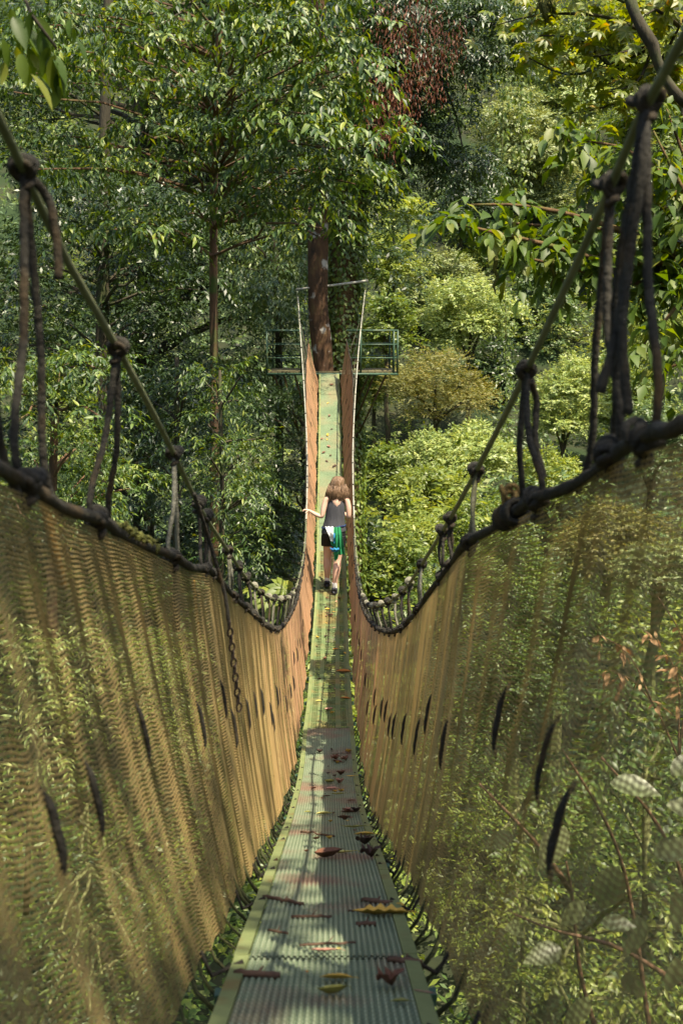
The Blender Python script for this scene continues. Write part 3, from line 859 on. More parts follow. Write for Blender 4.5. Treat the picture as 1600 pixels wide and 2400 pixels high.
# moss strands hanging from it
for (dx, dy, ln) in ((1140,560,.32),(1180,560,.18),(1270,590,.2),(1390,600,.5),(1300,640,.22)):
    p = D(dx, dy, 6.9); n = 40
    mb = MB(); pts = np.array([p + np.array((R.normal(0, .01), R.normal(0, .01), -ln * k / 6)) for k in range(7)])
    mb.tube(pts - b0, [.008, .014, .016, .013, .012, .009, .003], 6); mb.build('moss_strand', m_moss, t, True)
# yellow-green rosette tree at the top right
b0 = D(1600, -150, 9.5)
t = thing('rosette_leaved_tree', 'tree with yellow-green leaf rosettes and a crooked mossy bough in the top right corner', 'tree', tuple(b0))
bough(t, [D(1440, -60, 8.6), D(1450, 10, 8.5), D(1478, 70, 8.4), D(1500, 105, 8.4), D(1512, 150, 8.4), D(1535, 195, 8.4), D(1600, 260, 8.4)], .05, .038, bark_dark, 'bough')
bough(t, [b0, D(1520, -120, 9.2), D(1440, -60, 9)], .09, .07, bark_moss, 'trunk')
lvs = []
for pts, ns in (([D(1500, 105, 9), D(1400, 150, 9.2), D(1300, 170, 9.3), D(1210, 130, 9.4)], 15), ([D(1478, 70, 9), D(1400, 40, 9), D(1300, 30, 9.2), D(1200, 40, 9.4), D(1130, 60, 9.5)], 16),
                ([D(1535, 195, 9), D(1460, 220, 9), D(1370, 250, 9.1), D(1310, 260, 9.2)], 13), ([D(1512, 150, 9), D(1560, 60, 8.8), D(1590, 0, 8.8)], 13), ([D(1500, 105, 9), D(1460, 190, 8.9), D(1400, 210, 8.8)], 9),
                ([D(1450, 10, 9), D(1380, -20, 9), D(1290, -30, 9)], 10), ([D(1500, 105, 9), D(1430, 120, 9), D(1350, 130, 9.2)], 12), ([D(1535, 195, 9), D(1500, 260, 9), D(1440, 300, 9.1)], 12), ([D(1512, 150, 9), D(1545, 130, 8.9), D(1580, 120, 8.8)], 10), ([D(1535, 195, 9), D(1568, 260, 8.8), D(1560, 340, 8.8)], 12), ([D(1400, 150, 9.2), D(1330, 90, 9.2), D(1240, 80, 9.2)], 10), ([D(1560, 60, 8.8), D(1500, 20, 8.7), D(1460, 60, 8.6)], 10)):
    p = bough(t, pts, .018, .005, bark_dark, 'branch', 6)
    ns = int(ns * 2.3)
    i = (len(p) * (.15 + .85 * np.linspace(0, 1, ns))).astype(int).clip(0, len(p) - 1)
    cs = p[i] + R.normal(0, .12, (ns, 3)) + np.array((0, 0, .04))
    lvs.append(palmate(cs, .095, 8, .7))
lvy = cat(lvs); pm = R.permutation(len(lvy[0])); lvy = [a[pm] for a in lvy]
leaf_objects([a[:300] for a in lvy], t, L['yellow'], .42)
foliage(t, [a[300:] for a in lvy], L['yellow'], .42)
mb = MB()
mp_ = D(1255, 5, 9.2)
for _ in range(26):
    a = mp_ + R.normal(0, .04, 3); mb.tube(np.array([a, a + np.array((R.normal(0, .02), 0, -.05)), a + np.array((R.normal(0, .03), 0, -R.uniform(.08, .16)))]) - b0, [.018, .014, .003], 5)
mb.build('moss_clump', m_moss, t, True)
# overhanging tree above the near end: leaves hang into the top left corner, crown shades the viewer
b0 = np.array((-4.6, -3.0, 1.0))
t = thing('overhanging_tree', 'overhanging tree whose few dark leaves dangle into the top left corner', 'tree', tuple(b0))
bough(t, [b0 + (0, 0, -4), b0, b0 + (.5, .5, 3), b0 + (1.6, 1.5, 5.5)], .25, .14, bark, 'trunk')
tw = bough(t, [b0 + (.5, .5, 3), np.array((-2.2, 2.0, 3.2)), D(-60, -200, 3.4), D(40, -40, 3.2), D(90, 60, 3.1), D(130, 110, 3.1)], .04, .004, bark_dark)
q = np.array([D(20, 10, 3.1), D(70, 20, 3.1), D(40, 60, 3.15), D(90, 60, 3.1), D(110, 100, 3.1), D(60, 100, 3.15), D(125, 115, 3.1), D(0, 60, 3.2), D(150, 20, 3.3), D(30, 100, 3.0)])
lvt = sprays(q, np.tile(np.array((.4, 0, -.4)), (len(q), 1)) + R.normal(0, .3, (len(q), 3)), .06, 4, .095, .9, spread=.6)
leaf_objects(lvt, t, L['big'], .42)
def shade_crown():
    res = []
    for c, r in [(np.array((R.uniform(-1.0, 6.5), R.uniform(-6.5, 0.9), R.uniform(5.5, 8.5))), R.uniform(.8, 1.3)) for _ in range(44)]:
        res.append(clump_sprays(c, (r, r, r * .5), 56, .45, 9, .17, .5))
        p, rs = limb(b0 + (1.6, 1.5, 5.5), c, .05, .015, .02, 5)
        m2 = MB(); m2.tube(p - b0, rs, 5); m2.build('branch', bark_dark, t)
    return cat(res)
foliage(t, shade_crown(), L['mid'], .4)

# lower right shrubs close to the bridge
b0 = D(1385, 2420, 4.6)
t = thing('red_stemmed_shrub', 'shrub with reddish stems and large pale oval leaves at the lower right edge', 'shrub', tuple(b0))
for pts in ([b0, D(1335, 2250, 4.6), D(1312, 2050, 4.5), D(1300, 1980, 4.4)], [D(1312, 2050, 4.5), D(1250, 1960, 4.4), D(1100, 1800, 4.3)], [D(1500, 2420, 4.8), D(1420, 1960, 4.7), D(1370, 1850, 4.5), D(1290, 1720, 4.4)],
            [D(1560, 2260, 4.5), D(1400, 2170, 4.4), D(1250, 2130, 4.4), D(1180, 2100, 4.4)], [D(1590, 2300, 4.5), D(1568, 2020, 4.5), D(1500, 1880, 4.4), D(1380, 1740, 4.3)]):
    p = bough(t, pts, .014, .005, stem_red, 'stem', 6)
big = []
for (dx, dy, l, ax_, az_) in ((1400,1800,.17,1,.0),(1420,1990,.2,-.3,-1),(1500,1960,.17,.6,.3),(1300,1900,.17,-.5,-.6),(1530,1850,.14,1,-.2),(1540,2050,.18,.3,-.9),(1200,2140,.12,-.2,.2),(1290,2180,.15,-1,-.1),
                        (1480,2110,.15,-.6,-.8),(1550,2200,.16,0,-1),(1340,2070,.12,-.6,-.6),(1450,2230,.16,.2,-.9),(1380,2120,.12,1,.1),(1180,1920,.12,-1,-.4),(1540,1780,.15,.4,.2),(1350,2290,.14,-.5,-.7)):
    d = unit(np.array((ax_, R.uniform(-.4, .2), az_))); nn = unit(np.array((R.normal(0, .3), -.55, .8))); nn = unit(nn - d * (nn @ d))
    big.append((D(dx, dy, 4.1), d, nn, l * 1.25))
leaf_objects([np.array([b[i] for b in big]) for i in range(4)], t, L['silver'], .55)
cl = fill_clumps((1050,1750,1350,2100), 10, 7, 9, (40, 80), .7)
tp = [D(1200, 2500, 8), D(1200, 2200, 8), D(1200, 1850, 8)]
clump_tree('rounded_leaf_shrub', 'sunlit green shrub with rounded leaves behind the lower right net', tuple(tp[0]), tp, (.03, .012), cl, 'mid', .09, droop=.4, cover=1.8, ratio=.45, nparts=150, bark_=stem_green, cat_='shrub')
cl = fill_clumps((1100,2050,1560,2380), 16, 6, 8, (40, 80), .7)
tp = [D(1350, 2600, 7), D(1340, 2400, 7), D(1330, 2150, 7)]
clump_tree('yellowish_shrub', 'yellow-green shrub in the lower right corner below the red stems', tuple(tp[0]), tp, (.03, .012), cl, 'bright', .08, droop=.4, cover=1.7, ratio=.42, nparts=150, bark_=stem_green, cat_='shrub')
cl = fill_clumps((1370,1560,1580,1850), 12, 8, 10, (50, 90), .7)
tp = [D(1480, 2100, 9), D(1480, 1900, 9), D(1480, 1650, 9)]
clump_tree('dusky_shrub', 'dusky green shrub at the right edge above the large oval leaves', tuple(tp[0]), tp, (.03, .012), cl, 'under', .1, droop=.4, cover=1.8, ratio=.4, nparts=100, bark_=stem_green, cat_='shrub')
b0 = D(1560, 1750, 7)
t = thing('withered_shrub', 'thin shrub with withered pinkish brown leaves at the right edge behind the net', 'shrub', tuple(b0))
lvs = []
for pts in ([b0, D(1500, 1620, 7), D(1450, 1560, 7), D(1400, 1540, 7)], [b0, D(1530, 1500, 7), D(1480, 1450, 7)], [b0, D(1560, 1450, 7), D(1510, 1370, 7)], [D(1500, 1620, 7), D(1430, 1490, 7), D(1380, 1460, 7)]):
    p = bough(t, pts, .008, .003, stem_red, 'stem', 5)
    i = R.randint(len(p) // 3, len(p), 7)
    lvs.append(sprays(p[i], R.normal(0, .6, (7, 3)) + np.array((-.3, 0, 0)), .1, 3, .1, .6))
leaf_objects(cat(lvs), t, L['dry'], .4)

# ------------------------------------------------------------------ the hanging bridge
br = thing('hanging_bridge', 'long sagging footbridge with green grating deck, knotted ropes and orange-brown side nets', 'footbridge', tuple(DK(0.0)))
BO = np.array(br.location)

def axis_frame(y):
    a = DK(y - .02); b = DK(y + .02); T = unit(b - a)
    S = unit(np.array((T[1], -T[0], 0.0))); U = np.cross(S, T)
    return DK(y), T, S, U

# deck panels
seams = [Y0, .9, 1.75, 2.35, 3.0, 3.9, 4.75, 5.9, 7.1, 8.15, 9.25]
y_l0 = float(deck_at(770, 1709)[1]); y_l1 = float(deck_at(775, 1300)[1])
seams = [s for s in seams if s < y_l0 - .5] + [y_l0]
k = y_l0
latt = []
while k < y_l1 - .3: k += 1.02; seams.append(k)
while k < YE - 1.3: k += 1.15; seams.append(k)
seams.append(YE)
IW = HW - .036
for a, b in zip(seams[:-1], seams[1:]):
    ys = np.linspace(a + .004, b - .004, 7)
    lat = a > y_l0 - .1 and a < y_l1 - .3
    V = []; F = []
    mb = MB()
    if not lat:
        nrib = 26
        xs = []; zs = []
        pw = 2 * IW / nrib
        for r_ in range(nrib):
            x = -IW + r_ * pw
            xs += [x, x + pw * .35, x + pw * .5, x + pw * .85]; zs += [0, 0, .006, .006]
        xs.append(IW); zs.append(0)
        dz = R.uniform(0, .004)
        for y in ys:
            c, T, S, U = axis_frame(y)
            for x, z in zip(xs, zs):
                V.append(c + S * x + U * (z + dz) - BO)
        m = len(xs)
        F = [(i * m + j, i * m + j + 1, (i + 1) * m + j + 1, (i + 1) * m + j) for i in range(len(ys) - 1) for j in range(m - 1)]
        mi = [1 if zs[j] == 0 and zs[j + 1] == 0 else 0 for i in range(len(ys) - 1) for j in range(m - 1)]
        for k_ in (0, 1):
            pass
        mb.add(V, F); mb.m = mi
        # underside thickness
        V2 = []
        for y in ys:
            c, T, S, U = axis_frame(y)
            V2 += [c - S * IW - U * .012 - BO, c + S * IW - U * .012 - BO]
        mb.add(V2, [(2 * i, 2 * i + 2, 2 * i + 3, 2 * i + 1) for i in range(len(ys) - 1)])
        mb.build('deck_panel', [m_deck, m_deckg] if a < 12 else [m_deckf, m_deckf], br)
    else:
        ny_ = 16
        for i in range(ny_ + 1):
            y = a + .012 + (b - a - .024) * i / ny_
            c, T, S, U = axis_frame(y)
            hh = .036 if i % 4 == 0 else .017
            mb.bar(c - S * IW - U * .004 - BO, c + S * IW - U * .004 - BO, hh, .008, up=tuple(U))
        for i in range(19):
            x = -IW + 2 * IW * i / 18
            ww = .006
            for y1, y2 in zip(ys[:-1], ys[1:]):
                c1, T, S, U = axis_frame(y1); c2, _, S2, U2 = axis_frame(y2)
                mb.bar(c1 + S * x + U * .003 - BO, c2 + S2 * x + U2 * .003 - BO, ww, .006)
        for x in (-.092, .092, -.18, .18):
            for y1, y2 in zip(ys[:-1], ys[1:]):
                c1, T, S, U = axis_frame(y1); c2, _, S2, U2 = axis_frame(y2)
                mb.bar(c1 + S * x + U * .008 - BO, c2 + S2 * x + U2 * .008 - BO, .05 if abs(x) < .1 else .028, .004)
        mb.build('lattice_panel', m_deck2, br)
# edge rails in lengths
cuts = [Y0, .9, 2.35, 3.6]
while cuts[-1] < YE - 1.6: cuts.append(cuts[-1] + 1.5)
cuts.append(YE)
for s in (-1, 1):
    for j, (a, b) in enumerate(zip(cuts[:-1], cuts[1:])):
        ys = np.linspace(a + .006, b - .006, 6)
        off = R.uniform(-.003, .003)
        sect = [(HW - .036, .002), (HW - .036, .014), (HW, .014), (HW, -.03), (HW - .005, -.03), (HW - .005, .002)]
        V = []
        for y in ys:
            c, T, S, U = axis_frame(y)
            for x, z in sect: V.append(c + S * s * (x + off) + U * z - BO)
        m = len(sect)
        F = [(i * m + q, i * m + (q + 1) % m, (i + 1) * m + (q + 1) % m, (i + 1) * m + q) for i in range(len(ys) - 1) for q in range(m)]
        F += [tuple(range(m)), tuple((len(ys) - 1) * m + q for q in range(m))]
        mb = MB(); mb.add(V, F); mb.build('edge_rail', m_rail, br)
# cross beams under the deck
for y in np.arange(.4, YE, .9):
    c, T, S, U = axis_frame(float(y))
    mb = MB(); mb.bar(c - S * (HW + .03) - U * .045 - BO, c + S * (HW + .03) - U * .045 - BO, .03, .03); mb.build('cross_beam', m_green, br)

# cables
NF = {-1: NL, 1: NR}; CF = {-1: CL, 1: CR}
for s in (-1, 1):
    ys = np.linspace(Y0, YE, 150)
    P = CF[s](ys)
    split = 92
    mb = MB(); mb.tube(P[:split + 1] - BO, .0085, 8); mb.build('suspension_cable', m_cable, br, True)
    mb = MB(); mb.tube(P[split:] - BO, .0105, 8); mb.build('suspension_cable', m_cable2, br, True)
    yn = np.linspace(Y0, float(W(771, 797, 23.4)[1]), 420)
    P = NF[s](yn)
    P[:, 2] += .006 * np.sin(yn * 9.0) + R.normal(0, .0015, len(yn))
    P[:, 0] += .006 * np.sin(yn * 7.0 + s)
    mb = MB(); mb.tube(P - BO, np.where(yn < 3.5, .0138, .0125) * (1 + .12 * np.sin(yn * 31) * np.sin(yn * 13)), 8, lobes=3, pitch=.12); mb.build('net_rope', m_rope, br, True)

# nets
def net_bottom(y, s):
    c = DK(y)
    ex = np.interp(y, [1, 3, 6, 24], [.075, .062, .045, .035])
    a = c.copy()
    a[..., 0] += s * (HW + ex) + np.interp(y, [3, 6], [.002, .010]) * np.sin(y * 6.0 + s)
    a[..., 2] += .03 + .012 * np.sin(y * 7.3 + s * 2) + .01 * np.sin(y * 23.0)
    return a
FPH = {-1: 0.7, 1: 2.1}
def net_point(y, t, s):
    """t=0 at the rope, 1 at the lower edge"""
    y = np.asarray(y, float); t = np.asarray(t, float)
    A = NF[s](y); B = net_bottom(y, s)
    P = A + (B - A) * t[..., None]
    env = np.clip(t * 5, 0, 1) * (1 - .3 * t)
    amp = np.interp(y, [0, 2.5, 5, 8, 24], [.0006, .001, .003, .007, .008])
    f = FPH[s]
    fold = np.sin(2 * math.pi * y / .31 + f + 1.2 * np.sin(y * 1.9)) + .55 * np.sin(2 * math.pi * y / .17 + 2 * f + .9 * np.sin(y * 3.1 + t * 2)) + .4 * np.sin(y * 4.1 + t * 3)
    P[..., 0] += s * (env * amp * fold + .012 * np.sin(math.pi * t))
    sag = np.abs(np.sin(math.pi * y / .55 + f))
    P[..., 2] += env * (.010 * np.sin(2 * math.pi * y / .31 + f + 1.5) + .006 * np.sin(2 * math.pi * y / .13 + 3 * t)) - .02 * (sag - .6) * env * (1 - t)
    P[..., 2] += (-.02 * (1 - np.clip(t * 4, 0, 1)))
    return P
yEnd = float(W(771, 797, 23.4)[1])
for s in (-1, 1):
    nrow = 101
    ysamp = np.concatenate([np.arange(.5, 8, .028), np.arange(8, yEnd, .05)])
    tt = np.linspace(0, 1, nrow)
    VV = []; FF = []; base = 0
    n = len(ysamp)
    th = .0030
    for r_ in range(nrow):
        P = net_point(ysamp, np.full(n, tt[r_]) + .0007 * np.sin(ysamp * 40 + r_ * 2.4), s)
        thv = np.stack([0 * ysamp, 0 * ysamp, np.interp(ysamp, [1.9, 2.6, 3.8], [.0024 if s < 0 else .0018, .0027 if s < 0 else .0024, th])], 1)
        t1 = P + thv; mdl = P + np.array((-s * .0032, 0, 0)); b1 = P - thv
        VV.append(np.stack([t1, mdl, b1], 1).reshape(-1, 3))
        i = np.arange(n - 1) * 3 + base
        FF.append(np.stack([i, i + 1, i + 4, i + 3], 1)); FF.append(np.stack([i + 1, i + 2, i + 5, i + 4], 1))
        base += 3 * n
    # cross strands
    yc = np.arange(.5, yEnd, .026); m = len(yc); cw = .0019
    nt_ = 34
    for q in range(2):
        t0 = np.linspace(0, 1, nt_)
        Yg, Tg = np.meshgrid(yc[q::2], t0, indexing='ij')
        Yg = Yg + .002 * np.sin(Tg * 21 + Yg * 13)
        P = net_point(Yg, Tg, s)
        a_ = P + np.array((s * .0005, cw, 0)); b_ = P + np.array((-s * .0010, 0, 0)); c_ = P + np.array((s * .0005, -cw, 0))
        VV.append(np.stack([a_, b_, c_], 2).reshape(-1, 3))
        mm = Yg.shape[0]
        i = (np.arange(mm)[:, None] * nt_ * 3 + np.arange(nt_ - 1)[None, :] * 3).ravel() + base
        FF.append(np.stack([i, i + 1, i + 4, i + 3], 1)); FF.append(np.stack([i + 1, i + 2, i + 5, i + 4], 1))
        base += mm * nt_ * 3
    V = np.concatenate(VV) - BO; F = np.concatenate(FF)
    TRI[0] += len(F) * 2
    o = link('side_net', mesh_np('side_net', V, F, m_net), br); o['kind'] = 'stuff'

# knots and hangers
def knot_mesh(r, mat):
    mb = MB()
    for k in range(4):
        a = np.linspace(0, 2 * math.pi, 22)
        tilt = (k - 1.5) * .55
        R0 = r * (1.05 + .25 * (k % 2))
        pts = np.stack([np.cos(a) * R0, np.sin(a) * R0 * math.sin(tilt) + (k - 1.5) * r * .7, np.sin(a) * R0 * math.cos(tilt) + .15 * r * k], 1)
        mb.tube(pts, r * .5, 9, lobes=3, pitch=.03)
    a = np.linspace(0, 1.6 * math.pi, 10)
    pts = np.stack([np.sin(a) * r * .5, np.cos(a) * r * .9, -r * 1.2 - a * r * .25], 1)
    mb.tube(pts, r * .5, 6)
    return mesh_np('knot', np.array(mb.v), mb.f, mat, True)
kn_b = knot_mesh(.0125, m_rope); kn_g = knot_mesh(.012, m_rope2)
def rope_part(name, pts, r, mat, fine=True, parent=br, org=BO):
    mb = MB()
    p = respace(pts, .010 if fine else .07)
    mb.tube(p - org, r, 9 if fine else 5, lobes=3 if fine else 0, pitch=.05)
    return mb.build(name, mat, parent, True)
def put_knot(parent, p, me, sc_=1.0, rot=None):
    o = link('knot', me, parent)
    o.location = Vector(p - BO)
    o.scale = (sc_,) * 3
    o.rotation_euler = rot or (R.uniform(-.4, .4), R.uniform(-.4, .4), R.uniform(-.5, .5))
    return o
hy = {1: [1.69, 1.87, 2.37, 3.07, 3.74, 3.95, 4.63, 5.2, 5.6, 6.0], -1: [1.5, 1.79, 2.33, 3.08, 3.66, 3.85, 4.5, 5.0, 5.45, 5.9]}
for s in (-1, 1):
    ys = hy[s][:]
    while ys[-1] < YE - 1.2: ys.append(ys[-1] + R.uniform(.38, .52) if ys[-1] < 12 else ys[-1] + R.uniform(.5, .62))
    for i, y in enumerate(ys):
        top = CF[s](y)
        fine = y < 6.2
        r_ = .0066 if y < 9 else .006
        hi = (top - NF[s](y))[2]
        spread = min(.12, hi * .25)
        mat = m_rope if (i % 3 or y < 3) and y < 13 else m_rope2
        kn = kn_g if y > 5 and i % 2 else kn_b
        for q, dy in enumerate((-spread, spread)):
            if y > 16 and q: continue
            yb = y + dy + R.uniform(-.02, .02)
            nb = NF[s](yb)
            out_ = net_point(yb, .12, s) + np.array((s * .007, 0, 0))
            o2 = net_point(yb + .01, .42, s) + np.array((s * .007, 0, 0))
            bot = DK(yb) + np.array((s * (HW + .005), 0, -.03))
            mid = (top + nb) / 2 + np.array((R.normal(0, .006), R.normal(0, .02), 0))
            if q == 0:
                hj = R.uniform(-.1, .1); i1 = net_point(yb, .452 + hj, s) + np.array((-s * .005, 0, 0)); i2 = net_point(yb, .5 + hj, s) + np.array((-s * .007, 0, 0)); i3 = net_point(yb, .548 + hj, s) + np.array((-s * .005, 0, 0))
                _ = 0
                pts = [top + (0, 0, .01), mid, nb + np.array((s * .012, 0, .012)), nb + np.array((s * .004, .02, -.03))]
                tie_pts = respace([net_point(yb, .418 + hj, s) + np.array((s * .008, 0, 0)), i1, i2, i3, net_point(yb, .585 + hj, s) + np.array((s * .008, 0, 0))], .012)
                mb = MB(); kk = np.sin(np.linspace(.12, math.pi - .12, len(tie_pts))) ** .5
                mb.tube(tie_pts - BO, (.0074 if y < 9 else .0058) * kk * R.uniform(.8, 1.1), 9, lobes=3 if fine else 0, pitch=.05)
                mb.build('net_tie', m_rope, br, True)
            else:
                pts = [top + (0, 0, .01), mid, nb + np.array((s * .012, 0, .012)), nb + np.array((s * .004, .02, -.03))]
            h = rope_part('hanger_rope', pts, r_ if y > 3 else .0078, mat, fine)
            h['_p'] = 0; del h['_p']
            if q == 0: put_knot(h, top, kn, 1.15 if y < 10 else .8)
            if y < 14 and (q == 0 or y > 4): put_knot(h, nb, kn_b, .95 if y > 3.2 else 1.25)
            if y < 8:
                # lashing from the deck rail up to the lower net edge
                nb2 = net_point(yb, 1.0, s)
                if q == 0: rope_part('lashing', [nb2 + (0, 0, .01), (nb2 + bot) / 2 + np.array((s * .01, .02, -.03)), DK(yb + .03) + np.array((s * (HW + .004), 0, .018)), DK(yb + .035) + np.array((s * (HW - .03), 0, .02))], .006, m_rope, False)
# short mossy cords tying the lower net edge to the walkway
m_cord = surf('cord_mossy', [(.3, g(.02,.02,.01)), (.55, g(.05,.055,.02)), (.8, g(.1,.11,.03))], 24, .95, .5)
for s in (-1, 1):
    y = 1.3
    while y < 9.5:
        a = net_point(y, R.uniform(.95, .99), s) + np.array((s * .004, 0, 0))
        b = DK(y + R.uniform(-.05, .05)) + np.array((s * (HW + .006), 0, -.035 - R.uniform(0, .05)))
        rope_part('cord', [a, (a + b) / 2 + np.array((s * R.uniform(.0, .02), R.uniform(-.01, .01), -.01)), b], R.uniform(.003, .0065), m_cord, False)
        y += R.uniform(.08, .2)
# loose rope ends at the first right knots
k1 = CR(1.69)
for pts, r_, m_ in (([k1, W(1500, 330, 1.6), W(1470, 560, 1.62), W(1450, 760, 1.62), W(1405, 920, 1.62)], .009, m_rope), ([k1, W(1510, 330, 1.58), W(1475, 600, 1.6), W(1458, 760, 1.6), W(1472, 972, 1.6)], .0085, m_rope),
                ([CR(2.37), W(1255, 930, 2.4), W(1255, 1040, 2.4), W(1275, 1120, 2.4)], .008, m_rope), ([CL(1.79), W(110, 460, 1.75), W(130, 540, 1.76), W(138, 655, 1.77)], .008, m_rope)):
    rope_part('loose_rope_end', pts, r_, m_)
# rope lashing bundle on the right net rope, moss tuft on the left
mb = MB()
cR = NR(2.55); cB = NR(2.42)
for k in range(9):
    a = np.linspace(0, 2 * math.pi, 15); off = (k - 4) * .016
    dirn = unit(NR(2.6) - NR(2.4)); ctr = NR(2.47) + dirn * off
    s1 = np.array((1.0, 0, 0)); s2 = np.cross(dirn, s1)
    rr = .024 + .005 * R.rand()
    mb.tube(np.array([ctr + s1 * math.cos(x) * rr + s2 * math.sin(x) * rr for x in a]) - BO, .0075, 6)
mb.build('rope_whipping', m_rope, br, True)
mb = MB()
for k in range(5):
    a = np.linspace(0, 2 * math.pi, 13); c0 = W(1192 + 8 * R.normal(), 1165 + 9 * R.normal(), 2.5)
    v1 = unit(R.normal(0, 1, 3)); v2 = unit(np.cross(v1, R.normal(0, 1, 3)))
    mb.tube(np.array([c0 + v1 * math.cos(x) * .02 + v2 * math.sin(x) * .016 for x in a]) - BO, .0065, 6, lobes=3, pitch=.02)
mb.build('knot_bundle', surf('rope_mossy_brown', [(.3, g(.1,.07,.02)), (.6, g(.2,.13,.04)), (.8, g(.28,.19,.09))], 20, .9, .6), br, True)
mb = MB()
for k in range(140):
    yq = R.uniform(2.45, 2.85); c0 = NL(yq) + np.array((R.normal(0, .010), 0, R.uniform(-.004, .022)))
    d = unit(R.normal(0, 1, 3) + np.array((0, 0, .6)))
    mb.tube(np.array([c0, c0 + d * .01, c0 + d * .02 + np.array((0, 0, -.006))]) - BO, [.005, .004, .001], 4)
o = mb.build('moss_tuft', m_moss, br, True); o['kind'] = 'stuff'
# ochre strands threaded through the left net
for pts in ([W(100, 1170, 1.85), W(120, 1260, 1.87), W(150, 1380, 1.9)], [W(452, 1360, 3.4), W(462, 1450, 3.42), W(470, 1500, 3.44)]):
    rope_part('ochre_strand', pts, .008 if pts[0][1] < 2.5 else .006, m_yrope)
# cross bar frame above the far end and stays to the trunks
eL, eR = W(694, 678, 23.95), W(862, 657, 23.95)
mb = MB(); mb.tube(np.array([eL, (eL + eR) / 2 + (0, 0, -.01), eR]) - BO, .028, 10); mb.build('cross_bar', m_cable2, br, True)
for a, b in ((eL, pB[0] * 0 + WY(745, 520, 24.6)), (eR, WY(820, 560, 25.3)), (eL, WY(703, 785, 24.2)), (eR, WY(846, 778, 24.2))):
    rope_part('stay_cable', [a, (np.asarray(a) + b) / 2 + np.array((0, 0, -.02)), b], .009, m_cable, False)

# chain hanging inside the left net
c0 = CL(3.5) + np.array((.01, -.02, 0))
ct = thing('hanging_chain', 'rusty dark chain on a rope hanging against the inside of the left net', 'chain', tuple(c0))
pr = [c0, W(500, 1300, 3.75), W(528, 1400, 3.8), W(537, 1465, 3.8)]
rope_part('rope', pr, .0075, m_rope, True, ct, c0)
pl_ = respace([W(537, 1465, 3.8), W(545, 1530, 3.8), W(553, 1600, 3.8), W(560, 1658, 3.8)], .026)
lm = MB(); a = np.linspace(0, 2 * math.pi, 13)
lm.tube(np.stack([np.cos(a) * .010, np.zeros(13), np.sin(a) * .018], 1), .0036, 6)
lme = mesh_np('chain_link', np.array(lm.v), lm.f, m_chain, True)
for i, p in enumerate(pl_):
    o = link('chain_link', lme, ct); o.location = Vector(p - c0); o.rotation_euler = (.1, 0, (0.4 if i % 2 else 1.97))

# ------------------------------------------------------------------ far platform
pf = W(771, 872, 23.95)
PO = np.array((pf[0], pf[1], pf[2]))
pt = thing('tree_platform', 'green steel lookout platform with tube railings round the two trunks', 'platform', tuple(PO))
def P_(px, dy_=0.0, z=0.0):      # platform point by photograph column at its front edge
    return np.array(((px - 800) / 2400 * 23.95 - PO[0], dy_, z))
dep = 2.1
def tb(name, a, b, r_=.022):
    mb = MB(); mb.tube(np.array([a, (a + b) / 2, b]), r_, 10); return mb.build(name, m_green, pt, True)
m_board = surf('platform_boards', [(.3, g(.09,.08,.04)), (.6, g(.16,.14,.07)), (.8, g(.22,.12,.07))], 5, .85, .3)
xl, xr = P_(626)[0], P_(931)[0]
nb_ = 18
for i in range(nb_):
    a = xl + (xr - xl) * i / nb_; b = xl + (xr - xl) * (i + 1) / nb_ - .008
    xm = (a + b) / 2 + PO[0]
    y0 = 0.03
    # boards stop short around the trunks
    hits = [(pA, .3, 24.6), (pB, .46, 25.4)]
    segs = [(y0, dep)]
    for (pp, rr, yy) in hits:
        zc_ = pp[np.argmin(np.abs(pp[:, 2] - PO[2]))]
        if abs(xm - zc_[0]) < rr:
            ns = []
            for (u0, u1) in segs:
                k0, k1_ = zc_[1] - PO[1] - rr, zc_[1] - PO[1] + rr
                if k0 > u0: ns.append((u0, min(k0, u1)))
                if k1_ < u1: ns.append((max(k1_, u0), u1))
            segs = ns
    for (u0, u1) in segs:
        if u1 - u0 < .08: continue
        mb = MB(); mb.box(a, b, u0, u1, -.012 + R.uniform(-.003, .003), .018); mb.build('floor_board', m_board, pt)
for y_ in (0.0, dep):
    tb('beam', np.array((xl, y_, -.045)), np.array((xr, y_, -.045)), .03)
for x_ in (xl, xr, P_(746)[0], P_(800)[0]):
    tb('beam', np.array((x_, 0, -.05)), np.array((x_, dep, -.05)), .028)
def rail_run(x0, x1, y_, name='rail'):
    for z in (.96, .64, .33):
        tb(name, np.array((x0, y_, z)), np.array((x1, y_, z)), .024 if z > .9 else .016)
rail_run(P_(812)[0], xr, 0); rail_run(P_(812)[0], xr, dep); rail_run(xl, P_(706)[0], 0); rail_run(xl, P_(706)[0], dep)
for y_ in (0, dep):
    for x_ in (xl, P_(706)[0], P_(845)[0], P_(922)[0], xr):
        tb('post', np.array((x_, y_, -.04)), np.array((x_, y_, .96)), .022)
for z in (.96, .64, .33):
    for x_ in (xl, xr):
        tb('rail', np.array((x_, 0, z)), np.array((x_, dep, z)), .018)
for a, b in ((P_(878, .1, -.06), P_(835, .9, -1.2)), (P_(905, .1, -.06), P_(836, 1.0, -1.7)), (P_(866, .1, -.06), P_(828, .8, -.9)), (P_(664, .1, -.06), P_(706, .9, -1.9)), (P_(640, .1, -.06), P_(700, .9, -1.6)), (P_(690, .1, -.06), P_(724, .8, -1.5))):
    mb = MB(); mb.tube(np.array([a, (a + b) / 2, b]), .022, 8); mb.build('strut', bark_moss, pt, True)

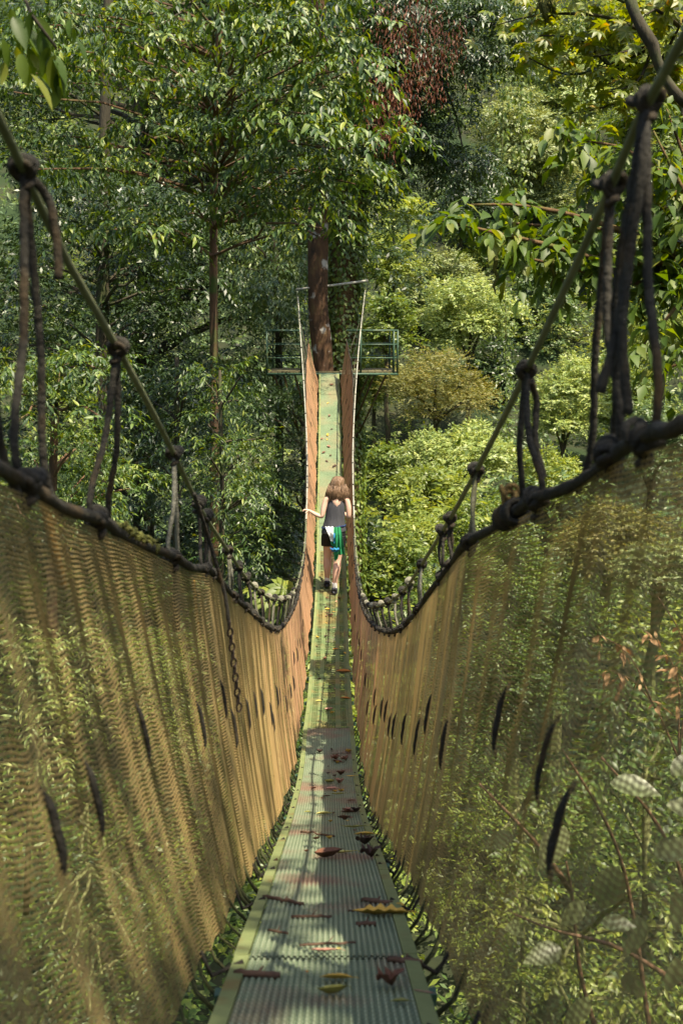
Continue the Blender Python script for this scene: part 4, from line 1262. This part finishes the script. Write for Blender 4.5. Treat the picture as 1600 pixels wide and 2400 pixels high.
# ------------------------------------------------------------------ fallen leaves and twigs
F_mats = {
 'brown': surf('fallen_brown', [(.3, g(.08,.035,.02)), (.6, g(.16,.07,.04)), (.8, g(.24,.12,.07))], 25, .6, .3),
 'dark': surf('fallen_dark', [(.3, g(.03,.018,.015)), (.6, g(.08,.045,.035))], 25, .7, .3),
 'ochre': surf('fallen_ochre', [(.3, g(.5,.28,.03)), (.6, g(.62,.4,.07)), (.8, g(.66,.46,.12))], 20, .6, .2),
 'yellow': surf('fallen_yellow', [(.3, g(.42,.38,.09)), (.7, g(.55,.5,.16))], 20, .6, .2),
 'pink': surf('fallen_pinkish', [(.3, g(.3,.14,.1)), (.7, g(.45,.25,.19))], 20, .7, .2),
 'orange': surf('fallen_orange', [(.3, g(.35,.12,.015)), (.7, g(.5,.2,.03))], 20, .6, .2),
 'olive': surf('fallen_olive', [(.3, g(.15,.15,.03)), (.7, g(.28,.27,.06))], 20, .6, .2)}
def fallen_mesh(seed, ratio, curl, lobes, cr=0):
    rr = np.random.RandomState(seed)
    n = 11; V = []; F = []
    for i in range(n):
        y = i / (n - 1)
        w_ = (math.sin(math.pi * min(1, y * 1.04 + .02)) ** .7) * ratio * .5
        if lobes: w_ *= 1 + .28 * (1 if i % 2 else -1)
        bend = curl * (y - .5) ** 2 * 4
        for q in (-1, -.5, 0, .5, 1):
            V.append((w_ * q, y - .5, bend * .25 + abs(q) * w_ * (.5 + .6 * curl) + rr.normal(0, .006)))
    for i in range(n - 1):
        for q in range(4):
            a = i * 5 + q; F.append((a, a + 1, a + 6, a + 5))
    V = np.array(V)
    if cr:
        V += np.stack([np.sin(V[:, 1] * 9 + seed) * .12, np.cos(V[:, 0] * 14 + V[:, 1] * 7) * .06, .10 + .10 * np.sin(V[:, 1] * 11 + V[:, 0] * 17)], 1) * cr
    # stalk
    mb = MB(); mb.add(V, F); mb.tube([(0, -.5, curl * .25), (0.01, -.6, curl * .3), (.03, -.72, .02)], [.012, .01, .008], 4)
    return np.array(mb.v), mb.f
fvar = {}
def fallen(px, py, lpx, rot, mat, kind, label, group=None, name='fallen_leaf', cat_='leaf', lift=.012):
    p = deck_at(px, py)
    zc = p[1] * cp - p[2] * sp
    size = lpx / 2400 * zc
    key = (mat, kind)
    if key not in fvar:
        V, F = fallen_mesh(*{'flat': (1, .42, .15, 0), 'lobed': (2, .36, .2, 1), 'curl': (3, .5, .8, 0), 'thin': (4, .22, .3, 0), 'crumple': (5, .6, .9, 1, 1.0)}[kind])
        fvar[key] = mesh_np('fallen_leaf', V, F, F_mats[mat], True)
    o = link(name, fvar[key])
    c, T, S, U = axis_frame(p[1])
    o.location = p + U * lift
    Mr = Matrix((S, T, U)).transposed().to_4x4() @ Matrix.Rotation(rot, 4, 'Z') @ Matrix.Rotation(R.uniform(-.15, .15), 4, 'Y')
    o.rotation_euler = Mr.to_euler(); o.scale = (size,) * 3
    tag(o, label, cat_, group)
    return o
H = math.pi / 2
def Z4(x, y): return 350 + x / 1.96, 1800 + y / 1.96
def Z7(x, y): return 500 + x / 2.851, 2100 + y / 2.851
named = [
 (Z7(1110,150), 130, H - .15, 'ochre', 'lobed', 'large ochre lobed leaf lying across the right edge rail'),
 (Z7(1240,90), 36, .6, 'ochre', 'flat', 'small pale ochre leaf touching the large lobed leaf on the right rail'),
 (Z7(815,590), 78, H - .1, 'ochre', 'flat', 'smooth golden leaf near the bottom middle of the deck'),
 (Z7(790,695), 70, H + .15, 'olive', 'curl', 'curled greenish leaf just below the smooth golden leaf'),
 (Z7(625,545), 20, 0, 'orange', 'flat', 'tiny orange leaf left of the smooth golden leaf'),
 (Z7(1400,690), 60, H - .6, 'pink', 'thin', 'pinkish rolled leaf on the right rail at the bottom'),
 (Z7(1245,750), 48, H, 'olive', 'flat', 'olive leaf beside the pinkish rolled leaf at lower right'),
 (Z7(1170,640), 75, H + .4, 'brown', 'crumple', 'crumpled brown leaf left of the pinkish rolled leaf'),
 (Z7(730,405), 74, H - .12, 'pink', 'thin', 'pale shrivelled leaf with yellow end lying mid deck above the golden leaf'),
 (Z7(835,390), 22, .4, 'yellow', 'flat', 'small yellow leaf at the end of the pale shrivelled leaf'),
 (Z4(815,425), 74, H + .5, 'brown', 'curl', 'large glossy red-brown leaf standing curled mid deck'),
 (Z4(720,400), 20, .5, 'brown', 'curl', 'small brown leaf left of the large curled red-brown leaf'),
 (Z4(880,405), 62, H, 'yellow', 'thin', 'long pale yellow leaf behind the large curled red-brown leaf'),
 (Z4(1010,425), 55, H + .3, 'dark', 'crumple', 'dark crumpled leaf heap at the right rail beyond the ochre leaf'),
 (Z4(985,365), 46, H - .3, 'dark', 'crumple', 'dark crumpled leaf next to the right rail behind the leaf heap'),
 (Z4(985,320), 50, H, 'ochre', 'flat', 'thin ochre leaf touching the right rail before the pale panel seam'),
 (Z4(940,285), 60, H, 'yellow', 'thin', 'long lime-yellow leaf right of centre on the pale panel seam'),
 (Z4(800,222), 40, H + .1, 'yellow', 'flat', 'cream yellow leaf in the middle of the brightest panel'),
 (Z4(845,222), 18, 0, 'brown', 'curl', 'small brown leaf touching the cream yellow leaf'),
 (Z4(915,215), 42, H - .1, 'brown', 'flat', 'reddish brown leaf right of the cream yellow leaf'),
 (Z4(725,213), 18, H, 'olive', 'flat', 'small green-yellow leaf left on the brightest panel'),
 (Z4(925,160), 24, H, 'pink', 'flat', 'pinkish leaf at the right of the brightest panel'),
 (Z4(810,140), 22, H + .4, 'brown', 'flat', 'small red-brown leaf at the upper seam of the brightest panel'),
 (Z4(865,130), 36, H, 'olive', 'thin', 'long yellowish leaf right of the small red-brown leaf at the seam'),
 (Z4(835,105), 30, H, 'pink', 'flat', 'salmon coloured leaf beyond the brightest panel'),
 (Z4(825,75), 26, H - .4, 'olive', 'curl', 'curled green-brown leaf beyond the salmon coloured leaf'),
 (Z4(752,104), 16, H, 'brown', 'curl', 'little brown leaf left of the salmon coloured leaf'),
 (Z4(925,47), 24, H, 'ochre', 'thin', 'thin ochre leaf near the right rail beyond the salmon leaf'),
 ((769,1668), 22, H + .1, 'pink', 'curl', 'lone tan leaf in the middle just past where the lattice deck starts'),
 ((808,1640), 26, H - .3, 'orange', 'flat', 'orange leaf at the right rail on the first lattice panels'),
 ((747,1646), 18, H, 'yellow', 'flat', 'cream leaf at the left on the first lattice panels'),
 ((804,1577), 36, H - .1, 'orange', 'flat', 'long orange leaf reaching the right rail on the lattice deck'),
 ((808,1533), 14, .3, 'ochre', 'flat', 'small yellow leaf at the right rail behind the long orange leaf'),
 ((786,1524), 14, H, 'orange', 'flat', 'small orange leaf centre right behind the long orange leaf'),
]
for (p, l, rt, mt, kd, lab) in named:
    fallen(p[0], p[1], l, rt, mt, kd, lab)
for i in range(70):
    py = R.choice([R.uniform(1400, 1520), R.uniform(1750, 1990), R.uniform(890, 1110), R.uniform(1530, 1700)], p=[.3, .35, .25, .1])
    dp = deck_at(771, py); zc = dp[1] * cp - dp[2] * sp; hwp = .17 / zc * 2400
    right = .35 if py > 1700 else 0
    px = 771 + hwp * np.clip(R.normal(right, .4), -.9, .95)
    mt = R.choice(['brown', 'dark', 'pink', 'ochre']) if py < 1700 else R.choice(['dark', 'brown', 'brown', 'pink', 'ochre'])
    lab = {'brown': 'small dry brown leaf scrap on the green walkway', 'dark': 'small blackened leaf scrap on the green walkway', 'pink': 'small faded tan leaf scrap on the green walkway', 'ochre': 'small ochre leaf scrap on the green walkway'}[mt]
    fallen(px, py, R.uniform(9, 30) if py > 1700 else R.uniform(7, 13), R.uniform(0, 3.1), mt, R.choice(['flat', 'curl', 'thin', 'crumple', 'crumple']), lab, {'brown': 'brown leaf scraps', 'dark': 'blackened leaf scraps', 'pink': 'tan leaf scraps', 'ochre': 'ochre leaf scraps'}[mt])
tw_m = surf('twig_bark', [(.3, g(.05,.03,.02)), (.7, g(.14,.08,.05))], 20, .8, .4)
def twig(a, b, r_, label):
    A = deck_at(*a); B = deck_at(*b)
    for q in (A, B): q[2] += .012
    p, _ = limb(A, B, 1, 1, 0, 9, .06)
    p[:, 2] = np.maximum(p[:, 2], np.interp(np.linspace(0, 1, 9), [0, 1], [A[2], B[2]]))
    mb = MB(); mb.tube(p - A, [r_ * (1 + .4 * R.rand()) for _ in range(9)], 6)
    mb.tube(np.array([p[4], p[4] + (B - A) * .12 + np.array((0, .02, .008))]) - A, [r_ * .7, r_ * .3], 5)
    o = mb.build('twig', tw_m, None, True, tuple(A)); tag(o, label, 'twig')
twig(Z7(140,550), Z7(445,565), .007, 'thick knobbly twig reaching the left rail at the bottom')
twig(Z7(520,165), Z7(790,165), .004, 'thin dark twig lying left of centre before the lobed leaf')
twig(Z7(900,125), Z7(1110,115), .003, 'thin twig just above the large lobed leaf')
twig(Z7(365,255), Z7(495,280), .003, 'short thin twig on the left part of the deck')
twig(Z7(990,55), Z7(1195,75), .007, 'crumbly dark stick near the right rail beyond the lobed leaf')
twig(Z7(330,30), Z7(600,80), .005, 'mossy stick at the left beyond the thin dark twig')
twig(Z7(575,360), Z7(950,340), .003, 'long hair-thin twig along a deck seam')
twig(Z7(1160,455), Z7(1390,475), .006, 'dark stick lying across the right rail')
twig(Z4(695,305), Z4(850,325), .004, 'curved reddish twig before the brightest panel')
twig(Z7(950,215), Z7(1085,215), .006, 'short crumbly brown stick under the large lobed leaf')

# ------------------------------------------------------------------ the walker
wp = deck_at(782, 1391)
pe = thing('person', 'woman seen from behind in grey tank top and black shorts walking along the hanging bridge', 'person', tuple(wp + np.array((0, 0, .012))))
skin = surf('skin', [(.3, g(.56,.34,.24)), (.7, g(.66,.43,.32))], 6, .5, .05)
m_top = surf('charcoal_jersey', [(.3, g(.035,.036,.04)), (.7, g(.06,.06,.066))], 9, .8, .2, stretch=(4, 4, .7))
m_short = surf('black_shorts', [(.3, g(.007,.007,.008)), (.7, g(.014,.014,.016))], 9, .7, .1)
m_hair = surf('light_brown_hair', [(.3, g(.07,.038,.018)), (.5, g(.17,.10,.052)), (.7, g(.34,.215,.125))], 28, .5, .9, stretch=(1.6, 1.6, .12), spec=.5)
m_sock = surf('white_sock', [(.3, g(.6,.6,.6)), (.7, g(.78,.78,.78))], 30, .9, .2)
m_shoe = surf('dark_shoe', [(.3, g(.015,.016,.025)), (.7, g(.04,.042,.06))], 20, .6, .2)
m_shoe2 = surf('shoe_sole', [(.3, g(.02,.02,.02)), (.7, g(.05,.05,.05))], 20, .8, .1)
m_gr = surf('green_cloth', [(.3, g(.01,.14,.05)), (.7, g(.025,.26,.10))], 12, .75, .3)
m_wh = surf('white_cloth', [(.3, g(.62,.68,.64)), (.7, g(.78,.8,.78))], 12, .8, .2)
m_bl = surf('turquoise_cloth', [(.35, g(.01,.03,.16)), (.6, g(.02,.22,.36))], 14, .75, .2)
# body
J = [ # (x, y, z, rx, ry)
 (0.0, 0.00, .93, .135, .105),   #0 pelvis
 (.015, .015, 1.10, .105, .082), #1 waist
 (.03, .03, 1.28, .125, .088),   #2 chest
 (.04, .035, 1.385, .085, .06),  #3 upper chest
 (.045, .05, 1.465, .045, .045), #4 neck
 (.05, .075, 1.545, .068, .08),  #5 head low
 (.05, .075, 1.62, .07, .085),   #6 head top
 (-.105, .02, 1.385, .05, .05),  #7 L shoulder
 (-.145, -.01, 1.25, .042, .043),#8 L upper arm
 (-.165, -.03, 1.12, .034, .036),#9 L elbow
 (-.26, .02, 1.155, .032, .031), #10 L forearm
 (-.345, .075, 1.195, .021, .021),#11 L wrist
 (-.385, .1, 1.205, .026, .018), #12 L palm
 (.185, .02, 1.385, .05, .05),   #13 R shoulder
 (.215, -.01, 1.25, .042, .043), #14
 (.215, -.02, 1.12, .034, .036), #15 R elbow
 (.20, .1, 1.10, .032, .031),    #16
 (.17, .2, 1.12, .021, .021),    #17 wrist
 (.16, .245, 1.125, .026, .018), #18 palm
 (-.075, .02, .84, .095, .098),  #19 L hip
 (-.08, .10, .67, .078, .08),    #20 thigh
 (-.09, .16, .50, .058, .06),  #21 knee
 (-.095, .17, .36, .058, .062),    #22 calf
 (-.10, .22, .13, .030, .034),   #23 ankle
 (-.10, .29, .10, .036, .035),   #24 foot
 (-.10, .36, .085, .03, .02),    #25 toe
 (.075, -.01, .84, .095, .098),  #26 R hip
 (.065, .00, .67, .078, .08),    #27
 (.055, .0, .50, .058, .06),     #28 knee
 (.04, -.035, .35, .058, .062),  #29 calf
 (.01, -.04, .09, .030, .034),   #30 ankle
 (.015, .03, .045, .036, .035),  #31
 (.02, .12, .03, .03, .02),      #32
 (.05, .165, 1.565, .012, .012), #33 nose
]
E = [(0,1),(1,2),(2,3),(3,4),(4,5),(5,6),(3,7),(7,8),(8,9),(9,10),(10,11),(11,12),(3,13),(13,14),(14,15),(15,16),(16,17),(17,18),
     (0,19),(19,20),(20,21),(21,22),(22,23),(23,24),(24,25),(0,26),(26,27),(27,28),(28,29),(29,30),(30,31),(31,32),(5,33)]
def add_finger(root, pts, r_):
    prev = root
    for p in pts:
        J.append((*p, r_, r_)); E.append((prev, len(J) - 1)); prev = len(J) - 1
for k, (dy, ln) in enumerate(((-.022, .9), (-.008, 1.0), (.007, .97), (.021, .8))):
    bx, by, bz = -.408, .108 + dy, 1.208
    add_finger(12, [(bx, by, bz), (bx - .028 * ln, by + .004, bz - .004), (bx - .042 * ln, by + .005, bz - .03 * ln)], .0085)
    bx, by, bz = .155, .27, 1.125
    add_finger(18, [(bx - .002, by, bz + dy), (bx - .01, by + .03 * ln, bz + dy), (bx - .03, by + .035 * ln, bz + dy)], .0085)
add_finger(12, [(-.375, .075, 1.19), (-.395, .06, 1.175), (-.41, .06, 1.165)], .009)
add_finger(18, [(.145, .235, 1.15), (.13, .255, 1.165)], .009)
me = bpy.data.meshes.new('body')
me.from_pydata([j[:3] for j in J], E, [])
body = link('body', me, pe)
me.materials.append(skin)
sk = body.modifiers.new('skin', 'SKIN')
for i, v in enumerate(me.skin_vertices[0].data):
    v.radius = J[i][3:5]
    v.use_root = (i == 0)
sk.use_smooth_shade = True
ss = body.modifiers.new('sub', 'SUBSURF'); ss.levels = 2; ss.render_levels = 2

def loft(rings, n=24, wr=0.0, wn=7, seed=0, close=False):
    """rings: (cx, cy, cz, rx, ry[, tilt])"""
    rr = np.random.RandomState(seed); ph = rr.uniform(0, 6, 4)
    V = []
    for i, q in enumerate(rings):
        cx, cy, cz, rx, ry = q[:5]
        tl = q[5] if len(q) > 5 else 0
        for j in range(n):
            a = 2 * math.pi * j / n
            k = 1 + wr * (math.sin(wn * a + ph[0] + i * .35) * .6 + math.sin((wn + 4) * a + ph[1] - i * .5) * .4)
            x = rx * k * math.cos(a); y = ry * k * math.sin(a)
            V.append((cx + x, cy + y, cz + tl * x))
    F = [(i * n + j, i * n + (j + 1) % n, (i + 1) * n + (j + 1) % n, (i + 1) * n + j) for i in range(len(rings) - 1) for j in range(n)]
    if close: F.append(tuple((len(rings) - 1) * n + j for j in range(n)))
    return V, F
def cloth(name, parts, mat, parent=pe, sub=1, thick=.004):
    mb = MB()
    for V, F in parts: mb.add(V, F)
    o = mb.build(name, mat, parent, True)
    s_ = o.modifiers.new('t', 'SOLIDIFY'); s_.thickness = thick; s_.offset = 1
    s2 = o.modifiers.new('s', 'SUBSURF'); s2.levels = sub; s2.render_levels = sub
    return o
# tank top with deep armholes and loose folds
def rg(z, cx, cy, rx, ry, tl=0): return (cx, cy, z, rx, ry, tl)
cloth('tank_top', [loft([rg(.90, .0, .0, .178, .142, .10), rg(.95, .0, .0, .172, .137, .08), rg(1.02, .008, .005, .152, .122), rg(1.10, .018, .015, .138, .11), rg(1.18, .025, .02, .135, .108), rg(1.25, .03, .025, .132, .108), rg(1.31, .035, .03, .124, .102),
                         rg(1.36, .04, .03, .110, .088), rg(1.405, .043, .032, .094, .07), rg(1.435, .044, .035, .075, .058)], 32, .035, 7, 2)], m_top)
# shorts
cloth('shorts', [loft([rg(.99, .0, .005, .155, .122), rg(.93, 0, .0, .168, .135), rg(.87, 0, .0, .176, .14), rg(.82, 0, .01, .172, .13)], 28, .01),
                 loft([rg(.86, -.08, .02, .10, .115), rg(.78, -.082, .05, .102, .108), rg(.68, -.088, .095, .098, .10)], 20, .01),
                 loft([rg(.86, .078, -.005, .10, .115), rg(.78, .075, -.005, .102, .108), rg(.68, .07, 0, .098, .10)], 20, .01)], m_short)
# hair: wavy shoulder-length
def hair():
    V = []; n = 40; rings = [(1.705, .01, .012), (1.70, .045, .05), (1.68, .075, .085), (1.64, .092, .104), (1.59, .104, .112), (1.54, .106, .108), (1.49, .114, .10), (1.455, .118, .09), (1.42, .105, .08), (1.395, .085, .066)]
    rr = np.random.RandomState(4); ph = rr.uniform(0, 6, 3)
    for i, (z, rx, ry) in enumerate(rings):
        for j in range(n):
            a = 2 * math.pi * j / n
            back = math.sin(a) < .55
            k = 1 + .07 * math.sin(7 * a + ph[0] + i * .8) + .05 * math.sin(15 * a + ph[1] - i * .5)
            zz = z + (.018 * math.sin(7 * a + ph[2]) if i > 6 else 0) + (-.03 * math.exp(-((a - 1.5 * math.pi) ** 2) / .25) if i > 7 else 0)
            rx_, ry_ = rx * k, ry * k
            yy = ry_ * math.sin(a)
            if i > 3: yy = min(yy, .035)
            V.append((.05 + rx_ * math.cos(a) + .012 * math.sin(i * .9), .045 + yy, zz))
    F = [(i * n + j, i * n + (j + 1) % n, (i + 1) * n + (j + 1) % n, (i + 1) * n + j) for i in range(len(rings) - 1) for j in range(n)]
    F.append(tuple(range(n))[::-1])
    mb = MB(); mb.add(V, F)
    for k in range(200):      # loose locks
        a = rr.uniform(math.pi * .92, 2.08 * math.pi)
        x0, y0 = .05 + .12 * math.cos(a), .045 + .108 * math.sin(a)
        z0 = rr.uniform(1.52, 1.6); z1 = rr.uniform(1.345, 1.42)
        ox = .03 * math.cos(a) + rr.normal(0, .016)
        mb.tube([(x0, y0, z0), (x0 + ox * .8, y0 - .004, (z0 + z1) / 2), (x0 + ox * 1.1, y0 + rr.normal(0, .006), z1 + .02), (x0 + ox * .7 + rr.normal(0, .01), y0 + .01, z1)], [.004, .006, .005, .001], 5)
    return mb.build('hair', m_hair, pe, True)
hair()
for sx in (-.03, .03):
    mb = MB(); mb.tube([(.05 + sx, .140, 1.60), (.05 + sx, .152, 1.60), (.05 + sx, .156, 1.60)], [.012, .011, .004], 10); mb.build('eye', m_sock, pe, True)
mb = MB(); mb.tube([(.025, .143, 1.53), (.05, .152, 1.527), (.075, .143, 1.53)], [.002, .006, .002], 6); mb.build('mouth', surf('lips', [(.3, g(.4,.12,.1)), (.7, g(.45,.16,.13))], 5), pe, True)
# socks and shoes
for (ax, ay, az_, fx, fy, fz) in ((-.10, .22, .13, -.10, .36, .10), (.01, -.04, .09, .02, .12, .045)):
    zb = az_ - .085
    cloth('sock', [loft([rg(az_ + .075, ax, ay, .042, .046), rg(az_ + .03, ax, ay, .04, .045), rg(az_ - .02, ax, ay + .01, .042, .052)], 16, .02)], m_sock, thick=.003)
    rings = []
    V = []; n = 18
    prof = [(-.065, .028, .06), (-.05, .04, .075), (-.01, .044, .078), (.04, .043, .066), (.09, .046, .052), (.135, .045, .042), (.17, .034, .034), (.185, .012, .02)]
    for (y_, hw, h) in prof:
        for j in range(n):
            a = 2 * math.pi * j / n
            V.append((ax + hw * math.cos(a), ay + y_, zb + .014 + h * .5 + h * .5 * math.sin(a)))
    F = [(i * n + j, i * n + (j + 1) % n, (i + 1) * n + (j + 1) % n, (i + 1) * n + j) for i in range(len(prof) - 1) for j in range(n)] + [tuple(range(n)), tuple((len(prof) - 1) * n + j for j in range(n))]
    mb = MB(); mb.add(V, F); sh = mb.build('shoe', m_shoe, pe, True)
    V = []
    for z in (0, .018):
        for j in range(24):
            a = 2 * math.pi * j / 24
            V.append((ax + .047 * math.cos(a) * (1 - .12 * math.sin(a)), ay + .062 + .13 * math.sin(a), zb + z))
    mb = MB(); mb.add(V, [tuple(range(24))[::-1], tuple(range(24, 48))] + [(j, (j + 1) % 24, 24 + (j + 1) % 24, 24 + j) for j in range(24)]); mb.build('sole', m_shoe2, sh)
# jacket tied at the waist: belt roll, green body, white lining, turquoise trim
def drape(x0t, x1t, x0b, x1b, zt, zb, ybase, folds, amp, seed, nx_=26, nz_=22, tip=None):
    rr = np.random.RandomState(seed); ph = rr.uniform(0, 6)
    V = []
    for i in range(nz_ + 1):
        t = i / nz_
        for j in range(nx_ + 1):
            u = j / nx_
            x = (x0t + (x1t - x0t) * u) * (1 - t) + (x0b + (x1b - x0b) * u) * t
            z = zt + (zb - zt) * t
            if tip: z += tip * t * (abs(u - .4) * 1.2)
            y = ybase - .03 * math.sin(math.pi * min(1, t * 1.3)) - amp * (.25 + t) * math.sin(folds * 2 * math.pi * u + ph + t * 1.2)
            V.append((x, y, z + .006 * math.sin(5 * u * math.pi + ph)))
    n = nx_ + 1
    F = [(i * n + j, i * n + j + 1, (i + 1) * n + j + 1, (i + 1) * n + j) for i in range(nz_) for j in range(nx_)]
    return V, F
jk = cloth('tied_jacket', [drape(.0, .10, .0, .16, 1.005, .60, -.165, 2.6, .018, 1), drape(-.04, .03, -.045, .03, .99, .72, -.155, 1.5, .012, 3, tip=.08), drape(0, .08, .0, .07, .70, .49, -.15, 1.5, .012, 8, tip=.12)], m_gr, thick=.004)
cloth('lining', [drape(-.12, .0, -.035, -.002, 1.015, .80, -.185, 1.2, .008, 5)], m_wh, jk)
cloth('trim', [drape(-.005, .02, -.002, .018, .925, .77, -.195, .8, .003, 6, 6, 10)], m_bl, jk)
cloth('trim', [drape(-.055, .08, -.02, .07, .71, .65, -.196, 2.2, .006, 9, 20, 8)], m_bl, jk)
mb = MB()
a = np.linspace(0, 2 * math.pi, 33)
mb.tube(np.stack([.165 * np.cos(a), .137 * np.sin(a), .985 + .02 * np.cos(a) + .006 * np.sin(5 * a)], 1), .012, 8)
mb.build('tied_sleeves', surf('navy_cloth', [(.35, g(.01,.015,.05)), (.6, g(.02,.05,.14)), (.75, g(.03,.3,.4))], 30, .75, .2), jk, True)
print('leaf and net triangles', TRI[0])
